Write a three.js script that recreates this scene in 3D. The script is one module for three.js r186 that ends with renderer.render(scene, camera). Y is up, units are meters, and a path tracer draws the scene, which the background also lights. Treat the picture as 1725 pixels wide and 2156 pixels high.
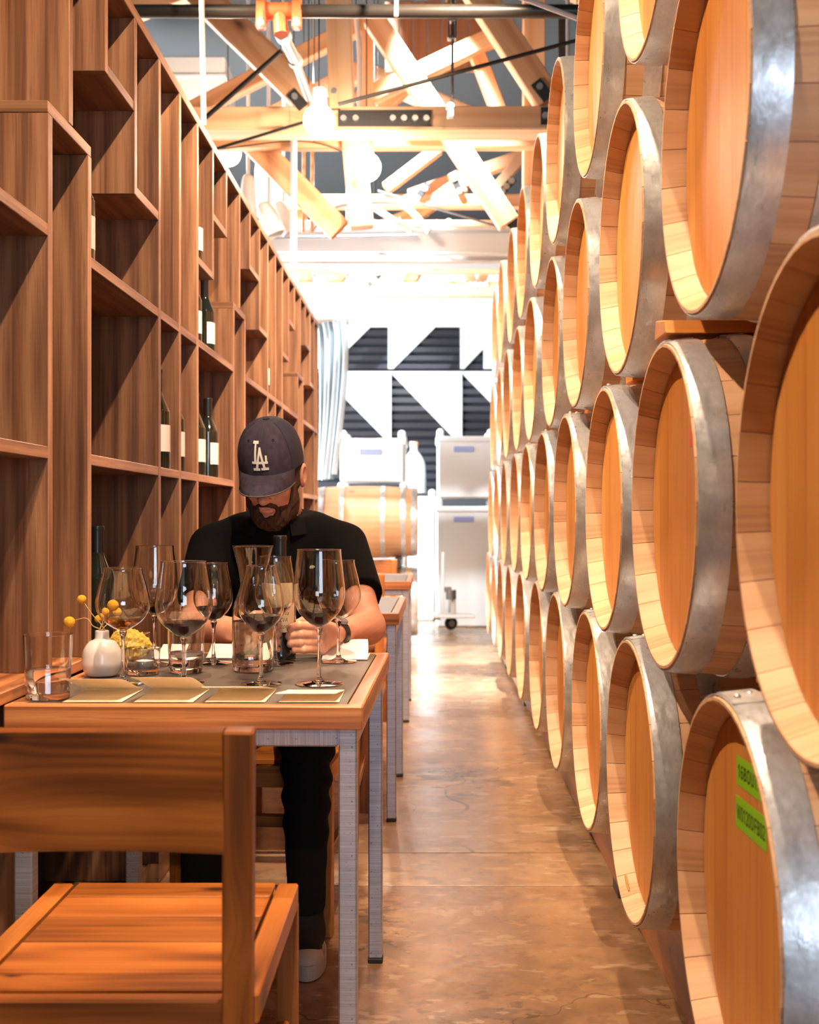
import * as THREE from 'three';
import { mergeGeometries, toCreasedNormals } from 'three/addons/utils/BufferGeometryUtils.js';
import { RectAreaLightUniformsLib } from 'three/addons/lights/RectAreaLightUniformsLib.js';

// ---------------------------------------------------------------- camera, sky, large lights, exposure
const F = 2450, VX = 907, VY = 1088, H = 1.1;            // focal length and vanishing point in pixels, eye height
const W = 1725, HH = 2156;
const scene = new THREE.Scene();
const camera = new THREE.PerspectiveCamera((2 * Math.atan(HH / 2 / F) * 180) / Math.PI, W / HH, 0.05, 80);
camera.position.set(0, H, 0);
camera.setViewOffset(W, HH, W / 2 - VX, HH / 2 - VY, W, HH);
camera.focus = 2.75;
camera.userData.fStop = 5;
const renderer = new THREE.WebGLRenderer({ antialias: true });
renderer.toneMapping = THREE.LinearToneMapping;
renderer.toneMappingExposure = 1.0;
renderer.shadowMap.enabled = true;
RectAreaLightUniformsLib.init();
scene.background = new THREE.Color(0.75, 0.87, 1.0);

const COOL = new THREE.Color(0.72, 0.86, 1.0), WARM = new THREE.Color(1.0, 0.72, 0.48), WARMWHITE = new THREE.Color(1.0, 0.8, 0.6);
function areaLight(name, color, intensity, w, h, pos, look) {
  const l = new THREE.RectAreaLight(color, intensity, w, h);
  l.name = name; l.position.set(...pos); l.lookAt(...look); scene.add(l);
  return l;
}
// daylight: the glazed doors behind the camera and the open loading door at the far left
areaLight('front_door_daylight', COOL, 9, 1.9, 1.9, [1.5, 1.75, 4.3], [1.5, 1.75, -5]);
areaLight('loading_door_daylight', new THREE.Color(0.86, 0.95, 1.0), 26, 5.4, 3.4, [-4.1, 1.85, -11.6], [2, 1.6, -11.6]);
// ---------------------------------------------------------------- helpers
let seed = 7;
const rnd = () => { seed = (seed * 1664525 + 1013904223) >>> 0; return seed / 4294967296; };
const rr = (a, b) => a + (b - a) * rnd();
const V = (x, y, z) => new THREE.Vector3(x, y, z);
const P = (x, y, d) => V(((x - VX) * d) / F, H + ((VY - y) * d) / F, -d);   // a measured point of the room at depth d
const lerp = (a, b, t) => a + (b - a) * t, clamp = (x, a = 0, b = 1) => Math.min(b, Math.max(a, x));
const sstep = (a, b, x) => { const t = clamp((x - a) / (b - a)); return t * t * (3 - 2 * t); };
const hash = (x, y, s) => { let h = Math.imul(x, 374761393) ^ Math.imul(y, 668265263) ^ Math.imul(s, 1274126177); h = Math.imul(h ^ (h >>> 13), 1274126177); return ((h ^ (h >>> 16)) >>> 0) / 4294967296; };
function noise(x, y, s = 0) {
  const ix = Math.floor(x), iy = Math.floor(y), fx = x - ix, fy = y - iy, u = fx * fx * (3 - 2 * fx), v = fy * fy * (3 - 2 * fy);
  return lerp(lerp(hash(ix, iy, s), hash(ix + 1, iy, s), u), lerp(hash(ix, iy + 1, s), hash(ix + 1, iy + 1, s), u), v);
}
const fbm = (x, y, s, o = 4) => { let a = 0, w = 0.5, t = 0; for (let i = 0; i < o; i++) { a += w * noise(x, y, s + i * 17); t += w; w *= 0.5; x *= 2.03; y *= 2.03; } return a / t; };

const names = new Map();
function numbered(name) { const n = names.get(name) ?? 0; names.set(name, n + 1); return n ? name + '_' + String(n).padStart(3, '0') : name; }
function tag(o, label, category, group) { o.userData.label = label; o.userData.category = category; if (group) o.userData.group = group; return o; }
function thing(name, label, category, pos = [0, 0, 0], turn = 0, group) {
  const g = new THREE.Group(); g.name = numbered(name); scene.add(g); g.position.set(...pos); g.rotation.y = turn;
  return tag(g, label, category, group);
}
function struct(name, geo, mat) { const m = geo ? new THREE.Mesh(geo, mat) : new THREE.Group(); m.name = name; m.userData.kind = 'structure'; scene.add(m); return m; }
function part(parent, name, geo, mat, pos, rot) {
  const m = new THREE.Mesh(geo, mat); m.name = name; parent.add(m);
  if (pos) m.position.set(...(pos.isVector3 ? pos.toArray() : pos)); if (rot) m.rotation.set(...rot);
  return m;
}
function wpart(parent, name, geo, mat, pos) {      // a part at a world position, under a group that is not turned
  const p = V(...pos).sub(parent.position); return part(parent, name, geo, mat, p);
}

// geometry: triplanar uv in metres with the grain along one axis
function uvBox(g, grain = 'x', off = [rnd() * 7, rnd() * 7]) {
  g = g.index ? g.toNonIndexed() : g;
  const p = g.attributes.position, n = g.attributes.normal, uv = new Float32Array(p.count * 2), ax = { x: 0, y: 1, z: 2 }[grain];
  for (let i = 0; i < p.count; i += 3) {
    let nn = [0, 0, 0];
    for (let k = 0; k < 3; k++) { nn[0] += Math.abs(n.getX(i + k)); nn[1] += Math.abs(n.getY(i + k)); nn[2] += Math.abs(n.getZ(i + k)); }
    const m = nn.indexOf(Math.max(...nn)), others = [0, 1, 2].filter((a) => a !== m);
    let ua = ax, va = others.find((a) => a !== ax), su = 1;
    if (m === ax) { [ua, va] = others; su = 0.25; }
    for (let k = 0; k < 3; k++) { uv[(i + k) * 2] = p.getComponent(i + k, ua) * su + off[0]; uv[(i + k) * 2 + 1] = p.getComponent(i + k, va) + off[1]; }
  }
  g.setAttribute('uv', new THREE.BufferAttribute(uv, 2));
  return g;
}
function chamfer(w, h, d, c) {
  const pos = [], hx = [w / 2, h / 2, d / 2], S = [-1, 1], pt = (s, full) => [0, 1, 2].map((a) => s[a] * (full.includes(a) ? hx[a] : hx[a] - c));
  const tri = (a, b, e) => {
    const u = [b[0] - a[0], b[1] - a[1], b[2] - a[2]], v = [e[0] - a[0], e[1] - a[1], e[2] - a[2]], n = [u[1] * v[2] - u[2] * v[1], u[2] * v[0] - u[0] * v[2], u[0] * v[1] - u[1] * v[0]];
    const dot = n[0] * (a[0] + b[0] + e[0]) + n[1] * (a[1] + b[1] + e[1]) + n[2] * (a[2] + b[2] + e[2]);
    pos.push(...a, ...(dot > 0 ? [...b, ...e] : [...e, ...b]));
  };
  const quad = (a, b, e, f) => { tri(a, b, e); tri(a, e, f); };
  for (let a = 0; a < 3; a++) { const [b, e] = [0, 1, 2].filter((k) => k !== a); for (const s of S) { const q = (i, j) => { const v = []; v[a] = s; v[b] = i; v[e] = j; return pt(v, [a]); }; quad(q(-1, -1), q(1, -1), q(1, 1), q(-1, 1)); } }
  for (let e = 0; e < 3; e++) { const [a, b] = [0, 1, 2].filter((k) => k !== e); for (const s of S) for (const t of S) { const q = (z, f) => { const v = []; v[a] = s; v[b] = t; v[e] = z; return pt(v, [f]); }; quad(q(-1, a), q(1, a), q(1, b), q(-1, b)); } }
  for (const s of S) for (const t of S) for (const u of S) tri(pt([s, t, u], [0]), pt([s, t, u], [1]), pt([s, t, u], [2]));
  const g = new THREE.BufferGeometry(); g.setAttribute('position', new THREE.Float32BufferAttribute(pos, 3)); g.computeVertexNormals();
  return g;
}
const board = (w, h, d, grain, c = 0.0015) => uvBox(chamfer(w, h, d, Math.min(c, w / 4, h / 4, d / 4)), grain ?? (w >= h && w >= d ? 'x' : h >= d ? 'y' : 'z'));
function moved(g, x, y, z) { return g.translate(x, y, z); }
const flat = (gs) => mergeGeometries(gs.map((g) => { g = g.index ? g.toNonIndexed() : g; const o = new THREE.BufferGeometry(); for (const k of ['position', 'normal']) o.setAttribute(k, g.attributes[k]); o.setAttribute('uv', g.attributes.uv ?? new THREE.Float32BufferAttribute(g.attributes.position.count * 2, 2)); return o; }));
function between(a, b, w, h, c = 0.004, grainScale) {     // a squared bar from a to b: w across (horizontal), h in the upright plane
  const d = b.clone().sub(a), g = uvBox(chamfer(d.length(), h, w, Math.min(c, w / 4, h / 4)), 'x');
  const x = d.clone().normalize(), z = Math.abs(x.z) > 0.9 ? V(1, 0, 0) : V(0, 0, 1).addScaledVector(x, -x.z).normalize(), y = z.clone().cross(x);
  const m = new THREE.Matrix4().makeBasis(x, y, z).setPosition(a.clone().add(b).multiplyScalar(0.5));
  return g.applyMatrix4(m);
}
function rod(points, r, seg = 8, caps = true) {
  const pts = points.map((p) => (p.isVector3 ? p : V(...p)));
  if (pts.length === 2) {
    const d = pts[1].clone().sub(pts[0]), g = new THREE.CylinderGeometry(r, r, d.length(), seg, 1, !caps);
    return g.applyQuaternion(new THREE.Quaternion().setFromUnitVectors(V(0, 1, 0), d.clone().normalize())).translate(...pts[0].clone().add(pts[1]).multiplyScalar(0.5).toArray());
  }
  return new THREE.TubeGeometry(new THREE.CatmullRomCurve3(pts, false, 'centripetal'), pts.length * 8, r, seg);
}
const lathe = (pts, seg = 48) => new THREE.LatheGeometry(pts.map((p) => new THREE.Vector2(Math.max(p[0], 0.00001), p[1])), seg);
function smoothLathe(pts, seg = 48, n = 60) { const c = new THREE.SplineCurve(pts.map((p) => new THREE.Vector2(...p))); return lathe(c.getPoints(n).map((p) => [p.x, p.y]), seg); }
function spin(profile, a0, a1, n, offU = 0) {              // a closed (x, r) outline swept about the x axis; uv = (x, arc)
  const pos = [], uv = [], idx = [], m = profile.length, full = a1 - a0 > 6.28;
  for (let j = 0; j <= n; j++) { const a = lerp(a0, a1, j / n); for (const [x, r] of profile) { pos.push(x, r * Math.cos(a), r * Math.sin(a)); uv.push(x + offU, a * 0.3 + offU); } }
  for (let j = 0; j < n; j++) for (let i = 0; i < m; i++) { const a = j * m + i, b = j * m + ((i + 1) % m), c = a + m, d = b + m; idx.push(a, c, b, b, c, d); }
  if (!full) { const tri = THREE.ShapeUtils.triangulateShape(profile.map((p) => new THREE.Vector2(...p)), []); for (const [a, b, c] of tri) { idx.push(a, b, c); const e = n * m; idx.push(e + a, e + c, e + b); } }
  let g = new THREE.BufferGeometry(); g.setAttribute('position', new THREE.Float32BufferAttribute(pos, 3)); g.setAttribute('uv', new THREE.Float32BufferAttribute(uv, 2)); g.setIndex(idx);
  return toCreasedNormals(g, 0.55);
}

// ---------------------------------------------------------------- textures
function tex(w, h, fn, srgb = true) {
  const d = new Uint8Array(w * h * 4);
  for (let y = 0; y < h; y++) for (let x = 0; x < w; x++) { const c = fn(x, y), i = (y * w + x) * 4; if (typeof c === 'number') d[i] = d[i + 1] = d[i + 2] = clamp(c) * 255; else { d[i] = clamp(c[0], 0, 255); d[i + 1] = clamp(c[1], 0, 255); d[i + 2] = clamp(c[2], 0, 255); } d[i + 3] = 255; }
  const t = new THREE.DataTexture(d, w, h); t.wrapS = t.wrapT = THREE.MirroredRepeatWrapping; t.magFilter = THREE.LinearFilter; t.minFilter = THREE.LinearFilter; t.colorSpace = srgb ? THREE.SRGBColorSpace : THREE.NoColorSpace; t.needsUpdate = true;
  return t;
}
const mix3 = (a, b, t) => [lerp(a[0], b[0], t), lerp(a[1], b[1], t), lerp(a[2], b[2], t)];
function woodTex({ s, w = 1024, h = 512, m = 1.2, mh = 0.6, light, mid, dark, ring = 26, wob = 0.06, fine = 0.5, knots = 0, blotch = 0.3, amt = 0.42 }) {
  const kn = Array.from({ length: knots }, (_, i) => [hash(i, 1, s) * m, hash(i, 2, s) * mh, 0.012 + 0.03 * hash(i, 3, s)]);
  return tex(w, h, (px, py) => {
    let u = (px / w) * m, v = (py / h) * mh, k = 0;
    for (const [a, b, r] of kn) { const dx = (u - a) * 0.45, dy = v - b, q = Math.exp(-(dx * dx + dy * dy) / (r * r)); v += dy * q * 1.2; k = Math.max(k, Math.exp(-(dx * dx + dy * dy) / (r * r * 0.12))); }
    const warp = (fbm(u * 1.6, v * 5, s, 3) - 0.5) * wob * 4, g = 0.5 + 0.5 * Math.sin((v + warp * 0.35) * ring * 6.283 + 3 * fbm(u * 1.1, v * 9, s + 5, 3));
    const streak = fbm(u * 3, v * 150, s + 9, 3), pore = fbm(u * 14, v * 420, s + 13, 2), bl = fbm(u * 2.2, v * 6, s + 21, 3);
    let t = amt * (g - 0.5) + 0.21 + fine * (streak - 0.5) * 1.3 + blotch * (bl - 0.5) * 1.8 + 0.28;
    let c = t < 0.5 ? mix3(dark, mid, clamp(t * 2)) : mix3(mid, light, clamp(t * 2 - 1));
    c = mix3(c, dark, clamp((pore - 0.62) * 2.2) * 0.5 * fine * 2);
    return mix3(c, [dark[0] * 0.45, dark[1] * 0.4, dark[2] * 0.4], k * 0.8);
  });
}
const rep = (t, su, sv) => { const c = t.clone(); c.repeat.set(su, sv); c.needsUpdate = true; return c; };
function std(o) { if (Array.isArray(o.color)) o.color = new THREE.Color().setRGB(...o.color); return new THREE.MeshStandardMaterial(o); }
function phys(o) { if (Array.isArray(o.color)) o.color = new THREE.Color().setRGB(...o.color); return new THREE.MeshPhysicalMaterial(o); }

const walnutT = rep(woodTex({ s: 3, light: [184, 138, 103], mid: [150, 106, 76], dark: [98, 65, 46], ring: 17, wob: 0.05, fine: 0.55 }), 1 / 1.2, 1 / 0.6);
const chairT = rep(woodTex({ s: 11, light: [206, 144, 78], mid: [172, 108, 52], dark: [98, 56, 26], ring: 6, wob: 0.24, fine: 0.34, knots: 10, blotch: 0.75 }), 1 / 1.2, 1 / 0.6);
const tableT = rep(woodTex({ s: 23, light: [214, 152, 100], mid: [188, 122, 74], dark: [128, 76, 44], ring: 22, wob: 0.04, fine: 0.5 }), 1 / 1.2, 1 / 0.6);
const oakT = rep(woodTex({ s: 31, light: [226, 164, 94], mid: [217, 148, 76], dark: [192, 118, 54], ring: 13, wob: 0.05, amt: 0.16, fine: 0.4, blotch: 0.5, knots: 2 }), 1 / 1.2, 1 / 0.6);
const staveT = rep(woodTex({ s: 37, light: [224, 184, 148], mid: [214, 170, 132], dark: [180, 134, 98], ring: 16, wob: 0.04, amt: 0.2, fine: 0.4, blotch: 0.4, knots: 4 }), 1 / 1.2, 1 / 0.6);
const firT = rep(woodTex({ s: 43, light: [240, 202, 168], mid: [229, 182, 142], dark: [198, 142, 102], ring: 14, wob: 0.05, fine: 0.3, blotch: 0.35, knots: 4 }), 1 / 2.4, 1 / 1.2);
const walnutBump = rep(tex(512, 512, (x, y) => fbm(x / 40, y / 2.2, 71, 3), false), 1 / 0.5, 1 / 0.5);
const M = {
  walnut: [0.6, 0.66, 0.72].map((k) => std({ color: [k, k * 0.97, k * 0.94], map: walnutT, roughness: 0.36, bumpMap: walnutBump, bumpScale: 0.00025 })),
  chair: [0.78, 0.95, 1.06, 0.6].map((k) => std({ color: [k * 1.1, k * 0.9, k * 0.66], map: chairT, roughness: 0.38, bumpMap: walnutBump, bumpScale: 0.0002 })),
  table: [0.95, 1.05].map((k) => std({ color: [k, k, k], map: tableT, roughness: 0.38, bumpMap: walnutBump, bumpScale: 0.0002 })),
  oak: [[1, 0.97, 0.88], [1.03, 0.95, 0.84], [0.94, 0.9, 0.8], [1.05, 1.02, 0.92], [0.97, 0.89, 0.76]].map((c) => std({ color: c, map: oakT, roughness: 0.5 })),
  stave: [[0.98, 0.98, 0.98], [0.93, 0.92, 0.91], [1.02, 1.0, 0.98], [0.97, 0.95, 0.92]].map((c) => std({ color: c, map: staveT, roughness: 0.58 })),
  fir: [[1, 1, 1], [0.94, 0.86, 0.8], [1.06, 1.03, 1]].map((c) => std({ color: c, map: firT, roughness: 0.6 })),
  white: std({ color: [0.82, 0.83, 0.84], roughness: 0.5 }),
  whitePaint: std({ color: [0.78, 0.79, 0.8], roughness: 0.35 }),
  black: std({ color: [0.012, 0.012, 0.013], roughness: 0.6 }),
  blackSteel: std({ color: [0.05, 0.048, 0.046], roughness: 0.45, metalness: 0.6 }),
  greySteel: std({ color: [0.35, 0.36, 0.38], roughness: 0.35, metalness: 0.9 }),
  bolt: std({ color: [0.75, 0.76, 0.78], roughness: 0.3, metalness: 0.8 }),
  plate: std({ color: [0.045, 0.045, 0.047], roughness: 0.45, metalness: 0.3 }),
  orange: std({ color: [0.55, 0.1, 0.035], roughness: 0.4 }),
  deck: std({ color: [0.045, 0.048, 0.052], roughness: 0.85 }),
};
const galvMap = rep(tex(512, 512, (x, y) => { const a = fbm(x / 26, y / 60, 81, 4), b = fbm(x / 5, y / 9, 87, 3), s = fbm(x / 70, y / 8, 89, 3); const t = 0.5 + 0.9 * (a - 0.5) + 0.45 * (b - 0.5) + 0.35 * (s - 0.5); return mix3([190, 192, 197], [236, 238, 241], clamp(t)); }), 1 / 0.4, 1 / 0.4);
const galvRough = rep(tex(512, 512, (x, y) => 0.3 + 0.36 * (fbm(x / 18, y / 34, 83, 4) - 0.35), false), 1 / 0.4, 1 / 0.4);
const galvBump = rep(tex(512, 512, (x, y) => fbm(x / 14, y / 24, 85, 4), false), 1 / 0.4, 1 / 0.4);
M.litEdged = M.walnut.map((m) => { const c = m.clone(); c.vertexColors = true; return c; });  // walnut copies that carry the painted-bright front edges
M.hoop = [[0.95, 0.95, 0.97], [0.84, 0.85, 0.88], [0.95, 0.92, 0.88]].map((c) => std({ color: c, map: galvMap, roughness: 1.0, roughnessMap: galvRough, metalness: 0.6, bumpMap: galvBump, bumpScale: 0.0007 }));
const tubeMap = rep(tex(256, 1024, (x, y) => { const s = fbm(x / 3, y / 180, 91, 3), p = fbm(x / 7, y / 7, 93, 2); let c = mix3([168, 172, 184], [226, 228, 236], clamp(0.5 + 1.2 * (s - 0.5))); return p > 0.83 ? mix3(c, [90, 80, 84], clamp((p - 0.83) * 18)) : c; }), 1 / 0.1, 1 / 0.4);
M.tube = std({ color: [0.95, 0.96, 1], map: tubeMap, roughness: 0.38, metalness: 0.75 });
M.stripBlue = phys({ color: [0.3, 0.4, 0.47], roughness: 0.25, transmission: 0.4, thickness: 0, side: THREE.DoubleSide });
M.paper = phys({ color: [0.94, 0.82, 0.6], roughness: 0.95, transmission: 0.3, thickness: 0, side: THREE.DoubleSide });
M.label = std({ color: [0.85, 0.84, 0.8], roughness: 0.6, side: THREE.DoubleSide });
M.glass = phys({ color: [0.985, 0.99, 0.99], roughness: 0.0, transmission: 1, thickness: 0, ior: 1.5, side: THREE.DoubleSide });
M.glassSolid = phys({ color: [0.99, 0.99, 0.99], roughness: 0.0, transmission: 1, thickness: 0.01, ior: 1.5 });
M.water = phys({ color: [0.99, 0.99, 0.99], roughness: 0.0, transmission: 1, thickness: 0.03, ior: 1.33 });
M.redWine = phys({ color: [0.03, 0.0015, 0.005], roughness: 0.03, specularIntensity: 0.6 });
M.whiteWine = phys({ color: [1, 1, 1], roughness: 0.0, transmission: 1, thickness: 0.03, ior: 1.34, attenuationColor: new THREE.Color(0.92, 0.7, 0.18), attenuationDistance: 0.022 });
M.bottle = phys({ color: [0.012, 0.016, 0.012], roughness: 0.06, clearcoat: 0.5 });
M.foil = std({ color: [0.02, 0.02, 0.022], roughness: 0.3, metalness: 0.4 });
// ---------------------------------------------------------------- room shell
const floorT = rep(tex(1536, 1536, (px, py) => {
  const x = (px / 1536) * 4, z = (py / 1536) * 4;
  const a = fbm(x * 1.1, z * 1.4, 201, 4), b = fbm(x * 5, z * 7, 205, 4), c = fbm(x * 26, z * 30, 209, 3);
  let col = mix3([146, 112, 84], [196, 160, 126], clamp(0.5 + 1.3 * (a - 0.5) + 0.8 * (b - 0.5) + 0.4 * (c - 0.5)));
  const w = fbm(x * 2 + 3, z * 2, 211, 3), zone = sstep(0.44, 0.6, fbm(x * 0.9, z * 0.9, 213, 3));
  const isl = fbm(x * 7 + w * 2, z * 11 + w, 217, 4);
  col = mix3(col, [112, 92, 74], sstep(0.5, 0.66, isl) * (0.12 + 0.55 * zone));
  col = mix3(col, [88, 72, 58], sstep(0.6, 0.66, fbm(x * 17 + w * 3, z * 24, 241, 4)) * (0.15 + 0.5 * zone));
  col = mix3(col, [214, 188, 160], sstep(0.64, 0.72, fbm(x * 11 + w * 2, z * 20, 221, 4)) * 0.5);
  const vein = Math.abs(fbm(x * 0.55 + w * 0.5, z * 0.55 + fbm(x * 9, z * 9, 231, 3) * 0.12, 227, 2) - 0.5);
  col = mix3(col, [82, 60, 44], sstep(0.0035, 0.001, vein) * sstep(0.42, 0.56, fbm(x * 1.2, z * 1.2, 229, 2)) * 0.45);
  return col;
}), 1 / 4, 1 / 4);
const floorR = rep(tex(512, 512, (x, y) => 0.13 + 0.26 * fbm(x / 40, y / 40, 233, 4), false), 1 / 4, 1 / 4);
M.floor = std({ color: [0.84, 0.82, 0.8], map: floorT, roughness: 1, roughnessMap: floorR, bumpMap: rep(tex(512, 512, (x, y) => fbm(x / 9, y / 9, 239, 4), false), 1 / 2, 1 / 2), bumpScale: 0.0012 });
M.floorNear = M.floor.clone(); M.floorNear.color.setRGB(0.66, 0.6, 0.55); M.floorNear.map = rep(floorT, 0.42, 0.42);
const floor = struct('floor', null); part(floor, 'subfloor', uvBox(new THREE.BoxGeometry(8.4, 0.06, 22)), M.black, [-0.8, -0.165, -5.6]);
{
  const cuts = [5, -3.468, -3.808, -6.4, -9.2, -12.6, -16.4];
  for (let i = 0; i + 1 < cuts.length; i++) {
    const z0 = cuts[i] - 0.003, z1 = cuts[i + 1] + 0.003, g = uvBox(chamfer(8.2, 0.12, z0 - z1, 0.0012), 'x', [0.37 * i, 1.3 * i + 0.4]);
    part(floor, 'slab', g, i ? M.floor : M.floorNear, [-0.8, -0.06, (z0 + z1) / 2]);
  }
}
const wallDark = std({ color: [0.1, 0.09, 0.085], roughness: 0.9 }), wallWarm = std({ color: [0.34, 0.25, 0.18], roughness: 0.85 });
const slab = (x0, x1, y0, y1, z0, z1) => uvBox(new THREE.BoxGeometry(x1 - x0, y1 - y0, z1 - z0).translate((x0 + x1) / 2, (y0 + y1) / 2, (z0 + z1) / 2), 'y');
struct('ceiling', slab(-4.8, 3.4, 5.2, 5.4, -16.5, 5), M.deck);
struct('wall_right', slab(3.2, 3.35, 0, 5.2, -16.4, 4.6), wallDark);
struct('wall_left', flat([slab(-4.75, -4.6, 0, 5.2, -8.8, 4.6), slab(-4.75, -4.6, 3.6, 5.2, -14.4, -8.8), slab(-4.75, -4.6, 0, 5.2, -16.4, -14.4)]), wallDark);
struct('wall_front', flat([slab(-4.75, 0.5, 0, 5.2, 4.6, 4.75), slab(2.5, 3.35, 0, 5.2, 4.6, 4.75), slab(0.5, 2.5, 2.75, 5.2, 4.6, 4.75), slab(0.5, 2.5, 0, 0.75, 4.6, 4.75)]), wallWarm);

// far wall: dark slatted roller shutter behind white triangular panels
const wallBack = struct('wall_back', slab(-4.75, 3.35, 0, 5.2, -16.35, -16.2), std({ color: [0.05, 0.052, 0.06], roughness: 0.8 }));
{
  const slatM = std({ color: [0.045, 0.048, 0.062], roughness: 0.3, metalness: 0.5 }), d = 16.12;
  const sg = uvBox(chamfer(3.1, 0.105, 0.05, 0.02), 'x');
  for (let y = 1.55; y < 3.85; y += 0.117) part(wallBack, 'slat', sg, slatM, [-0.3, y, -16.17]);
  const panels = [
    [[560, 560], [1110, 560], [1110, 688], [560, 688]],
    [[560, 688], [781, 688], [691, 776], [560, 776]], [[818, 688], [918, 688], [829, 776], [818, 776]], [[970, 688], [1110, 688], [1060, 690], [978, 776], [970, 776]],
    [[1019, 734], [1062, 690], [1110, 690], [1110, 776], [1019, 776]],
    [[560, 776], [1110, 776], [1110, 782], [560, 782]],
    [[560, 782], [672, 782], [810, 922], [824, 930], [824, 782]], [[829, 790], [824, 782], [973, 782], [973, 931], [965, 931]], [[978, 790], [973, 782], [1110, 782], [1110, 925]],
  ];
  for (const p of panels) {
    if (p === panels[5]) continue;
    const c = p.map(([x, y]) => { const q = P(x, y, d); return new THREE.Vector2(q.x, q.y); });
    const g = new THREE.ExtrudeGeometry(new THREE.Shape(c), { depth: 0.03, bevelEnabled: true, bevelSize: 0.004, bevelThickness: 0.004, bevelSegments: 1 });
    part(wallBack, 'panel', uvBox(g, 'x'), M.white, [0, 0, -16.14]);
  }
}

// ---------------------------------------------------------------- concrete-aisle side: the long walnut display shelf
const XL = 0.783, SH = thing('display_shelf', 'tall walnut wall shelf with irregular open cells running down the left of the aisle', 'shelf', [-0.97, 0, -4.4]);
const SHELF = { top: 2.42, L3: 2.172, L2: 1.954, L1: 1.675, L0: 1.2185, base: 0.779, depth: 0.36, t: 0.026 };
{
  const s = SHELF, xc = -XL - s.depth / 2;
  const A = 2.384, pitch = 2.238, D0 = 0.75, D1 = 8.09;
  const litEdge = (g) => { const n = g.attributes.normal, c = []; for (let i = 0; i < n.count; i++) c.push(...(n.getX(i) > 0.5 ? [2.1, 2.2, 2.3] : [1, 1, 1])); g.setAttribute('color', new THREE.Float32BufferAttribute(c, 3)); return g; };  // aisle light on the front edges, painted in as brighter vertex colour
  const upright = (d, y0, y1) => { if (d < D0 || d > D1 - 0.03) return; wpart(SH, 'divider', litEdge(board(s.depth, y1 - y0, s.t, 'y', 0.0012)), M.litEdged[Math.floor(rnd() * 3)], [xc, (y0 + y1) / 2, -d - s.t / 2]); };
  const level = (y, d0, d1) => { d0 = Math.max(d0, D0); d1 = Math.min(d1, D1); if (d1 - d0 < 0.05) return; wpart(SH, 'shelf_board', litEdge(board(s.depth - 0.002, s.t - 0.001, d1 - d0, 'z', 0.0012)), M.litEdged[Math.floor(rnd() * 3)], [xc, y + s.t / 2, -(d0 + d1) / 2]); };
  for (let m = -1; m < 3; m++) {
    const a = A + m * pitch, t = s.t, low = (d) => (d < 3.3 ? s.base : 0.1);
    upright(a, low(a), s.L2 - t); upright(a + 0.276, low(a + 0.276), s.L2 - t); level(s.L2 - t, a, a + 0.276 + t);
    upright(a + 0.137, s.L2, s.top); upright(a + 0.414, s.L3, s.top); upright(a + 0.693, s.L2, s.top);
    level(s.L3, a + 0.414 + t, a + 0.693); level(s.L2, a + 0.693 + t, a + 0.967);
    for (const k of [0.967, 1.241, 1.516]) upright(a + k, low(a + k), s.top);
    upright(a + 1.792, s.L2, s.top); upright(a + 2.068, s.L3, s.top);
    level(s.L2, a + 1.516 + t, a + 1.792); level(s.L3, a + 1.792 + t, a + 2.068);
    const st = [0.276, 0.967, 1.241, 1.516, 2.238];
    for (let i = 0; i < 4; i++) for (const L of [s.L1, s.L0]) level(L, a + st[i] + t, a + st[i + 1]);
  }
  wpart(SH, 'top_board', litEdge(board(s.depth, 0.03, D1 - D0, 'z', 0.0015)), M.litEdged[1], [xc, s.top + 0.015, -(D0 + D1) / 2]);
  wpart(SH, 'end_panel', board(s.depth, s.top - 0.1, 0.03, 'y', 0.0015), M.walnut[1], [xc, (s.top + 0.1) / 2, -D1 + 0.015]);
  const bg = [];
  for (let d = D0; d < D1; d += 1.22) { const e = Math.min(d + 1.22, D1); wpart(SH, 'back_panel', board(0.02, s.top + 0.03, e - d - 0.001, 'y', 0.0008), M.walnut[Math.floor(rnd() * 2)], [-XL - s.depth - 0.011, (s.top + 0.03) / 2, -(d + e) / 2]); }
  wpart(SH, 'plinth', board(s.depth - 0.04, 0.1, D1 - D0, 'z'), M.walnut[0], [xc - 0.01, 0.05, -(D0 + D1) / 2]);
  wpart(SH, 'counter', board(s.depth, 0.024, 3.25 - D0, 'z', 0.002), M.table[0], [xc, s.base - 0.012, -(3.25 + D0) / 2]);
  for (const d of [1.4, 2.35, 3.2]) wpart(SH, 'counter_support', board(s.depth - 0.05, s.base - 0.126, 0.026, 'y'), M.walnut[0], [xc - 0.02, 0.1 + (s.base - 0.124) / 2, -d]);
}

// ---------------------------------------------------------------- roof trusses, beam, pipes
const truss = (label, d, members, plates, depth = 0.12) => {
  const c = P(VX, 255, d), T = thing('roof_truss', label, 'roof truss', [0, c.y, -d], 0, 'timber trusses under the dark roof');
  const local = (x, y, dd) => P(x, y, dd).sub(T.position);
  members.forEach(([nm, x0, y0, x1, y1, w, dz = 0, th = depth, m = 0]) => part(T, nm, between(local(x0, y0, d + dz), local(x1, y1, d + dz), th, (w * (d + dz)) / F, 0.006), M.fir[m]));
  for (const [x0, y0, x1, y1, w, bolts, dz = 0] of plates ?? []) {
    const dd = d + dz - depth / 2 - 0.008, a = local(x0, y0, dd), b = local(x1, y1, dd), pl = part(T, 'steel_plate', between(a, b, 0.012, (w * dd) / F, 0.002), M.plate);
    for (const t of bolts) { const q = a.clone().lerp(b, t); part(pl, 'bolt', new THREE.CylinderGeometry(0.0145 * (d / 7) * 1.25, 0.0165 * (d / 7) * 1.25, 0.016, 12).rotateX(Math.PI / 2), M.bolt, [q.x, q.y, q.z + 0.013]); }
  }
  return T;
};
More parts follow.
